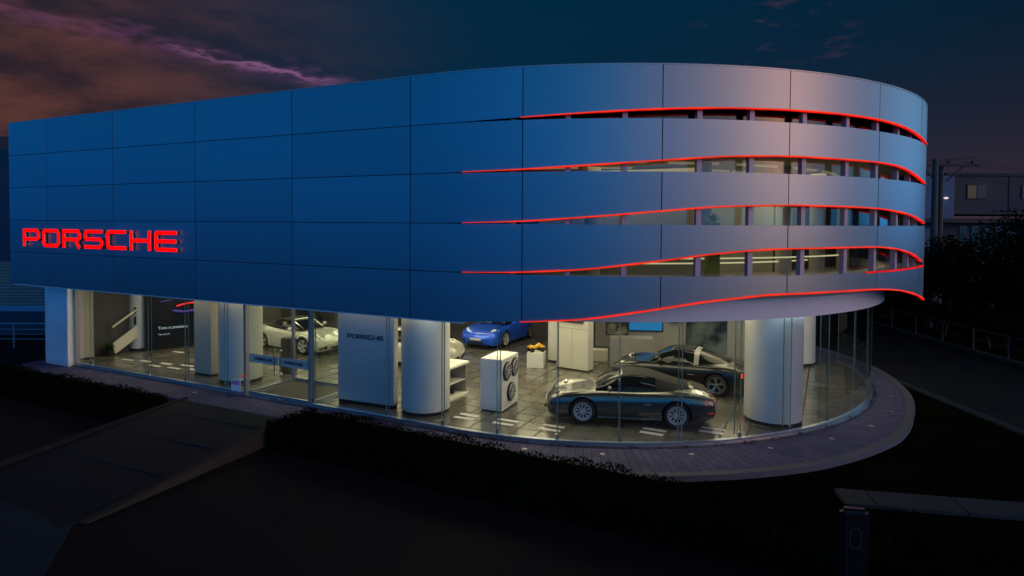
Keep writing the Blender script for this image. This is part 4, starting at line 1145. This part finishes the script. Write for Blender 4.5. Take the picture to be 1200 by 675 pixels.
def tree(label, x, y, z, h, cr, n, name='tree', cat='tree', leaf=.22, group=None, squash=.8):
    t = tag(empty(name, (x, y, z)), label, cat, group)
    tr = MB(); lean = Vector((random.uniform(-.3, .3), random.uniform(-.3, .3), 0))
    top = Vector((lean.x, lean.y, h*.62))
    tr.tube([(0, 0, 0), (lean.x*.4, lean.y*.4, h*.3), top], [h*.035, h*.026, h*.014], 8)
    lobes = []
    for i in range(7):
        a = random.uniform(0, 2*pi); e = Vector((cos(a)*cr*random.uniform(.3, .75), sin(a)*cr*random.uniform(.3, .75), h*random.uniform(.5, .9)))
        st = Vector((lean.x*.5, lean.y*.5, h*random.uniform(.3, .55))); tr.tube([st, (st+e)/2+Vector((0, 0, .1)), e], [h*.014, h*.009, h*.004], 6); lobes.append((e, cr*random.uniform(.35, .6)))
    lobes.append((top+Vector((0, 0, h*.12)), cr*.55))
    tr.build('trunk', M['bark'], t, smooth=50)
    cw_ = MB()
    for i in range(n):
        c, r = random.choice(lobes); d = Vector((random.gauss(0, 1), random.gauss(0, 1), random.gauss(0, 1))).normalized()*r*random.uniform(.45, 1.05)
        d.z *= squash
        leafy(cw_, c+d, leaf*random.uniform(.6, 1.3))
    cw_.build('crown', M['leaf'], t, fixn=False)
    return t
TR = [(22.3, 34, 4.0, 2.4, 'round dark tree directly right of the drum, just behind the railing'), (26, 38, 4.6, 2.8, 'dark tree standing in front of the utility pole'), (25.3, 31.5, 3.4, 2.1, 'low dark tree behind the middle of the railing'),
      (31.5, 42, 5.2, 3.2, 'broad dark tree in front of the blue warehouse doors'), (28.5, 34.5, 4.2, 2.6, 'dark tree at the right edge of the picture behind the railing'), (36.5, 46, 6.2, 3.4, 'tallest dark tree in front of the warehouse windows'),
      (24.0, 44.0, 4.4, 2.7, 'far dark tree half hidden by the drum')]
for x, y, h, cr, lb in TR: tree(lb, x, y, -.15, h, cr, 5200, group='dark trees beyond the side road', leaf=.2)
for i, (x, y) in enumerate(((21.3, 25.5), (21.5, 28.6), (21.5, 31.6), (22.3, 37.5))):
    tree(['low dark shrub behind the railing at the right picture edge', 'low dark shrub second from the right behind the railing', 'low dark shrub third from the right behind the railing', 'low dark shrub nearest the drum behind the railing'][i], x, y, -.15, 1.5, 1.3, 2600, 'shrub', 'shrub', .12, 'shrubs behind the railing')

# railing beyond the side road
rl = tag(empty('roadside_railing', (20.3, 10, -.08)), 'long thin metal railing along the far side of the side road', 'railing')
mb = MB(); mb.box(-.02, .02, 0, 50, .88, .93); mb.build('top_rail', M['bdark'], rl)
mb = MB(); mb.box(-.015, .015, 0, 50, .45, .48); mb.build('lower_rail', M['bdark'], rl)
for i in range(26): mb = MB(); mb.box(-.03, .03, 2*i-.03, 2*i+.03, 0, .9); mb.build('post', M['bdark'], rl)

# utility pole
up = tag(empty('utility_pole', (29.0, 44.0, -.15)), 'tall utility pole with two cross arms and wires right of the drum', 'pole')
mb = MB(); mb.tube([(0, 0, 0), (0, 0, 10.0)], [.26, .17], 12); mb.build('pole_shaft', M['wood'], up, smooth=50)
mb = MB(); mb.tube([(.75, .5, 0), (.75, .5, 9.7)], [.2, .15], 12); mb.build('pole_shaft', M['wood'], up, smooth=50)
mb = MB(); mb.box(-1.0, 3.0, -.08, .08, 9.5, 9.68); mb.build('cross_arm', M['bdark'], up)
mb = MB(); mb.bar((-.9, 0, 9.5), (.05, 0, 8.5), .09); mb.bar((1.9, 0, 9.5), (.75, 0, 8.5), .09); mb.build('brace', M['bdark'], up)
for x in (-.7, .9, 2.5):
    mb = MB(); mb.lathe([(0, 0), (.1, 0), (.06, .1), (.1, .16), (.0, .3)], 10, (x, 0, 9.68), cap=False); mb.build('insulator', M['bdark'], up, smooth=50)
mb = MB(); mb.bar((-.1, .1, 9.9), (2.9, .1, 10.15), .07); mb.build('cross_arm', M['bdark'], up)
for k, (x, z, dz) in enumerate(((-.7, 9.95, 0), (.9, 9.95, .15), (2.5, 9.95, -.1), (.75, 8.9, -.25))):
    pts = []
    for i in range(17):
        t = i/16; pts.append((x+36*t, 4*t, z + dz*t - 1.1*4*t*(1-t)))
    mb = MB(); mb.tube(pts, .018, 5); mb.build('wire', M['bdark'], up)

# warehouse
wh = tag(empty('warehouse', (37.5, 60, -.15)), 'two storey warehouse with white upper storey and blue panels at the right', 'building')
def wp(mb, name, m, **k): return mb.build(name, m, wh, **k)
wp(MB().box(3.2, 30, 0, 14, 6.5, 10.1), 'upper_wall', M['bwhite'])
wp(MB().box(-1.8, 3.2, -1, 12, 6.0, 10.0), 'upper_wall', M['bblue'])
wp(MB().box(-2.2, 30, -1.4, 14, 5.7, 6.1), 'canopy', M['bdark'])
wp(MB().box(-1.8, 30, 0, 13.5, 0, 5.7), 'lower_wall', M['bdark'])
wp(MB().box(3.0, 30, -.2, 14.2, 10.1, 10.35), 'roof_edge', M['bdark'])
for x in (9.0, 15.5, 22): wp(MB().box(x-.06, x+.06, -.06, -.005, 6.55, 10.05), 'downpipe', M['bdark'])
for i, x in enumerate((5.9, 11.0, 17.5)):
    w = wp(MB().box(x-.9, x+.9, -.08, .05, 7.9, 9.3), 'window_frame', M['bdark'])
    for j, dx in enumerate((-.45, .45)):
        MB().box(x+dx-.4, x+dx+.4, -.11, -.085, 8.0, 9.2).build('window_pane', M['winlit'] if (i+j) % 2 == 0 else M['windark'], w)
wp(MB().box(-.6, 2.5, -.06, -.005, 0, 5.2), 'sliding_door', M['bblue']); wp(MB().box(4.2, 11.5, -.06, -.005, 0, 3.2), 'sliding_door', M['bblue']); wp(MB().box(12.2, 19, -.06, -.005, 0, 3.2), 'sliding_door', M['bblue'])
for k in range(9): wp(MB().box(4.4+k*1.1, 5.1+k*1.1, -.07, -.005, 3.6, 5.4), 'window', M['windark'])
mb = MB(); mb.lathe([(0, -.16), (.16, -.1), (.2, 0), (0, .05)], 12, (2.3, -1.2, 8.0), cap=False); wl = wp(mb, 'wall_lamp', M['wallLamp'])

# pale tower block slice beyond
tb = tag(empty('apartment_block', (53, 84, -.15)), 'pale distant apartment block seen just right of the drum', 'building')
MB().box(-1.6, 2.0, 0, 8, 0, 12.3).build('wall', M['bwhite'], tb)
for z in (3, 5.6, 8.2, 10.6):
    MB().box(-.9, 1.2, -.06, .0-.005, z-.6, z+.5).build('window', M['windark'], tb)
# neighbour building at the left edge
nb = tag(empty('neighbour_hall', (-25.2, 33, GZ)), 'neighbouring hall with corrugated shutter wall under the left end of the showroom', 'building')
MB().box(-14, 6.5, 0, 6, 1.45, 3.7).build('shutter_wall', M['shutter'], nb)
MB().box(-14, 6.5, -.12, 6, 1.15, 1.45).build('ledge', M['base'], nb)
MB().box(-14, 6.5, .05, 6, 0, 1.15).build('lower_wall', M['navy'], nb)
MB().box(-14, 6.5, .3, 6, 3.7, 8.6).build('upper_wall', M['navy'], nb)
rl2 = tag(empty('side_railing', (-23.4, 29.2, GZ)), 'thin blue grey railing below the corrugated wall at the left edge', 'railing')
mb = MB(); mb.box(-6, 2.9, -.025, .025, 1.1, 1.16); mb.build('top_rail', M['base'], rl2)
for z in (.4, .62, .85): mb = MB(); mb.box(-6, 2.9, -.012, .012, z, z+.03); mb.build('rail', M['base'], rl2)
for x in (-6, -3.8, -1.6, .6, 2.87): mb = MB(); mb.box(x-.03, x+.03, -.03, .03, 0, 1.1); mb.build('post', M['base'], rl2)
fb = tag(empty('distant_apartments', (-42, 52, GZ)), 'pale apartment building with balcony and dark windows at the left picture edge', 'building')
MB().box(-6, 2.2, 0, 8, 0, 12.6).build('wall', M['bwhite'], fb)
for z in (8.9, 11.0):
    MB().box(-2.2, 1.9, -.06, -.005, z-.9, z+.5).build('window', M['windark'], fb)
    MB().box(-3.2, 2.5, -.9, .0-.006, z-1.2, z-1.0).build('balcony', M['bwhite'], fb)

# totem at the lower right
tt = tag(empty('totem_sign', (4.32, 7.95, GZ), -.2), 'black totem sign with a rounded outline letter at the bottom edge', 'sign')
MB().box(-.17, .17, -.08, .08, 0, 2.33).build('totem_body', M['black'], tt, bevel=.05)
mb = MB(); stroke(mb, [(.065, -.08), (.065, .08), (.03, .13), (-.03, .13), (-.065, .08), (-.065, -.08), (-.03, -.13), (.03, -.13)], .022, 0, .004, True)
mb.v = [(v[0], -.081-v[2], v[1]+1.98) for v in mb.v]; mb.build('letter', M['framedark'], tt)

# ------------------------------------------------------------------ sky and evening light
w = bpy.data.worlds.new('World'); sc.world = w; w.use_nodes = True; nt = w.node_tree; nt.nodes.clear()
N = nt.nodes.new; LK = nt.links.new
out = N('ShaderNodeOutputWorld'); bg = N('ShaderNodeBackground'); bg.inputs['Strength'].default_value = 1
SUN_AZ = math.atan2(.84, -.54)    # compass-like angle of the afterglow, from +Y towards +X
sky = N('ShaderNodeTexSky'); sky.sky_type = 'NISHITA'; sky.sun_disc = False; sky.sun_elevation = radians(-3.5); sky.sun_rotation = SUN_AZ; sky.air_density = 1.5; sky.ozone_density = 3
tc = N('ShaderNodeTexCoord'); nz = N('ShaderNodeVectorMath'); nz.operation = 'NORMALIZE'; LK(tc.outputs['Generated'], nz.inputs[0])
def math_(op, a, b=None, c=None, clamp=False):
    m = N('ShaderNodeMath'); m.operation = op; m.use_clamp = clamp
    for i, v in enumerate((a, b, c)):
        if v is None: continue
        if isinstance(v, (int, float)): m.inputs[i].default_value = v
        else: LK(v, m.inputs[i])
    return m.outputs[0]
def dot(d):
    m = N('ShaderNodeVectorMath'); m.operation = 'DOT_PRODUCT'; LK(nz.outputs[0], m.inputs[0]); m.inputs[1].default_value = Vector(d).normalized(); return m.outputs['Value']
sep = N('ShaderNodeSeparateXYZ'); LK(nz.outputs[0], sep.inputs[0]); Z = sep.outputs['Z']
def addc(acc, col, fac):
    m = N('ShaderNodeVectorMath'); m.operation = 'SCALE'; m.inputs[0].default_value = col; LK(fac, m.inputs['Scale'])
    if acc is None: return m.outputs[0]
    a = N('ShaderNodeVectorMath'); a.operation = 'ADD'; LK(acc, a.inputs[0]); LK(m.outputs[0], a.inputs[1]); return a.outputs[0]
up_ = math_('GREATER_THAN', Z, -.02)
low = math_('POWER', math_('SUBTRACT', 1, math_('ABSOLUTE', Z), clamp=True), 3.0)     # sky near the horizon
low = math_('MULTIPLY', low, up_)
lob = lambda d, k: math_('POWER', math_('MAXIMUM', dot(d), 0.0001), k)
acc = None
at = N('ShaderNodeMath'); at.operation = 'ARCTAN2'; LK(sep.outputs['X'], at.inputs[0]); LK(math_('MULTIPLY', sep.outputs['Y'], -1), at.inputs[1])
tt_ = math_('ADD', math_('MULTIPLY', at.outputs[0], 1/(2*pi)), .5)      # 0.5 = behind the camera, 0.75 = to the right, 0.25 = to the left
# evening horizon: deep blue to the left and behind, afterglow behind to the right, cold grey blue at the far right
HR = [(.13, (0, 0, 0)), (.2, (0, .05, .18)), (.25, (0, .11, .32)), (.33, (0, .125, .38)), (.40, (0, .17, .52)), (.47, (0, .24, .62)), (.51, (.03, .32, .68)), (.55, (.28, .35, .56)), (.60, (.6, .5, .6)),
      (.635, (1.1, .75, .7)), (.66, (2.7, 1.25, .82)), (.682, (1.0, .62, .62)), (.71, (.34, .34, .46)), (.75, (.14, .26, .40)), (.80, (.24, .5, .8)), (.845, (.12, .3, .5)), (.875, (0, 0, 0))]
cr_ = N('ShaderNodeValToRGB'); cr_.color_ramp.interpolation = 'LINEAR'
el = cr_.color_ramp.elements
while len(el) < len(HR): el.new(.5)
for e_, (p_, c_) in zip(el, HR): e_.position = p_; e_.color = (*[v/4 for v in c_], 1)
LK(tt_, cr_.inputs[0])
fall = N('ShaderNodeMapRange'); fall.interpolation_type = 'SMOOTHSTEP'
for k_, v_ in (('From Min', -.02), ('From Max', .75), ('To Min', 4*2.15), ('To Max', .0)): fall.inputs[k_].default_value = v_
LK(Z, fall.inputs['Value'])
rise = N('ShaderNodeMapRange'); rise.interpolation_type = 'SMOOTHSTEP'
for k_, v_ in (('From Min', -.03), ('From Max', .16), ('To Min', 1.25), ('To Max', 1.0)): rise.inputs[k_].default_value = v_
LK(Z, rise.inputs['Value'])
hs_ = N('ShaderNodeVectorMath'); hs_.operation = 'SCALE'; LK(cr_.outputs[0], hs_.inputs[0]); LK(math_('MULTIPLY', math_('MULTIPLY', fall.outputs[0], rise.outputs[0]), up_), hs_.inputs['Scale'])
lowc = N('ShaderNodeMix'); lowc.data_type = 'RGBA'; lowc.inputs[6].default_value = (.14, .62, 1.0, 1); lowc.inputs[7].default_value = (1, 1, 1, 1)
lz = N('ShaderNodeMapRange'); lz.interpolation_type = 'SMOOTHSTEP'; lz.inputs['From Min'].default_value = -.02; lz.inputs['From Max'].default_value = .14; LK(Z, lz.inputs['Value']); LK(lz.outputs[0], lowc.inputs[0])
hm_ = N('ShaderNodeVectorMath'); hm_.operation = 'MULTIPLY'; LK(hs_.outputs[0], hm_.inputs[0]); LK(lowc.outputs[2], hm_.inputs[1])
acc = hm_.outputs[0]
one = math_('ADD', 0, 1.0)
acc = addc(acc, (.0, .006, .014), up_)
# visible evening sky behind the building
leftglow = lob((-.70, .95, .16), 22)
acc = addc(acc, (.0, .016, .040), math_('MULTIPLY', math_('MULTIPLY', lob((-.1, 1, .5), 3), up_), math_('SUBTRACT', 1, math_('MULTIPLY', leftglow, .75))))
hor = math_('POWER', math_('SUBTRACT', 1, math_('ABSOLUTE', Z), clamp=True), 9.0)
acc = addc(acc, (.05, .016, .012), math_('MULTIPLY', math_('MULTIPLY', lob((.75, .8, .0), 5), hor), up_))
# clouds: noise in direction space
nm = N('ShaderNodeMapping'); nm.inputs['Scale'].default_value = (3.0, 3.0, 11.0); LK(nz.outputs[0], nm.inputs[0])
no = N('ShaderNodeTexNoise'); no.inputs['Scale'].default_value = 1.4; no.inputs['Detail'].default_value = 8; no.inputs['Roughness'].default_value = .62; LK(nm.outputs[0], no.inputs['Vector'])
def ramp(v, a, b):
    m = N('ShaderNodeMapRange'); m.interpolation_type = 'SMOOTHSTEP'; m.inputs['From Min'].default_value = a; m.inputs['From Max'].default_value = b; LK(v, m.inputs['Value']); return m.outputs[0]
acc = addc(acc, (.072, .021, .009), math_('MULTIPLY', leftglow, math_('ADD', .35, ramp(no.outputs['Fac'], .35, .65))))
# contrail-like purple streak: a band along a great circle
p1 = Vector((-.80, 1, .325)).normalized(); p2 = Vector((-.33, 1, .222)).normalized(); pn = p1.cross(p2).normalized(); mid_ = (p1+p2).normalized()
no2 = N('ShaderNodeTexNoise'); no2.inputs['Scale'].default_value = 7; no2.inputs['Detail'].default_value = 7; LK(nm.outputs[0], no2.inputs['Vector'])
wob = math_('MULTIPLY', math_('SUBTRACT', no2.outputs['Fac'], .5), .06)
dist = math_('ABSOLUTE', math_('ADD', dot(pn), wob))
st_ = math_('SUBTRACT', 1, ramp(dist, .0, .022)); st_ = math_('MULTIPLY', st_, ramp(no2.outputs['Fac'], .3, .62))
st_ = math_('MULTIPLY', st_, ramp(dot(mid_), .93, .965))
acc = addc(acc, (.05, .013, .038), st_)
st2 = math_('MULTIPLY', math_('SUBTRACT', 1, ramp(dist, 0, .008)), ramp(dot(Vector((-.4, 1, .238))), .992, .9995))
acc = addc(acc, (.15, .06, .14), math_('MULTIPLY', st2, ramp(no2.outputs['Fac'], .35, .6)))
# small reddish wisps right of centre
wsp = math_('MULTIPLY', ramp(no2.outputs['Fac'], .58, .75), ramp(dot((.40, 1, .26)), .992, .999))
acc = addc(acc, (.03, .008, .01), wsp)
mixs = N('ShaderNodeVectorMath'); mixs.operation = 'SCALE'; LK(sky.outputs[0], mixs.inputs[0]); mixs.inputs['Scale'].default_value = .02
fin = N('ShaderNodeVectorMath'); fin.operation = 'ADD'; LK(acc, fin.inputs[0]); LK(mixs.outputs[0], fin.inputs[1])
LK(fin.outputs[0], bg.inputs['Color']); LK(bg.outputs[0], out.inputs[0])

sun = bpy.data.lights.new('sun', 'SUN'); sun.energy = .04; sun.angle = radians(25); sun.color = (1, .6, .5)
so = bpy.data.objects.new('sun', sun); COL.objects.link(so)
d = Vector((-.84, .54, -.10)); so.rotation_euler = d.to_track_quat('-Z', 'Y').to_euler()

# ------------------------------------------------------------------ camera
cd = bpy.data.cameras.new('camera'); cam = bpy.data.objects.new('camera', cd); COL.objects.link(cam); sc.camera = cam
F = 750; cd.sensor_width = 36; cd.lens = F/1200*36; cd.shift_y = -56.4192/1200
cam.location = (0, 0, 5.4)
cam.rotation_mode = 'XYZ'
pitch, roll = .0281, .0055
Mx = Matrix.Rotation(pi/2 - pitch, 4, 'X') @ Matrix.Rotation(roll, 4, 'Z')
cam.rotation_euler = Mx.to_euler()
cd.clip_start = .1; cd.clip_end = 2000
vs_ = sc.view_settings; vs_.view_transform = 'Standard'; vs_.look = 'None'; vs_.exposure = 0; vs_.gamma = 1
sc.cycles.max_bounces = 10; sc.cycles.transparent_max_bounces = 24; sc.cycles.glossy_bounces = 4; sc.cycles.diffuse_bounces = 3
sc.cycles.use_denoising = True; sc.cycles.sample_clamp_indirect = 4; sc.cycles.caustics_reflective = False; sc.cycles.caustics_refractive = False
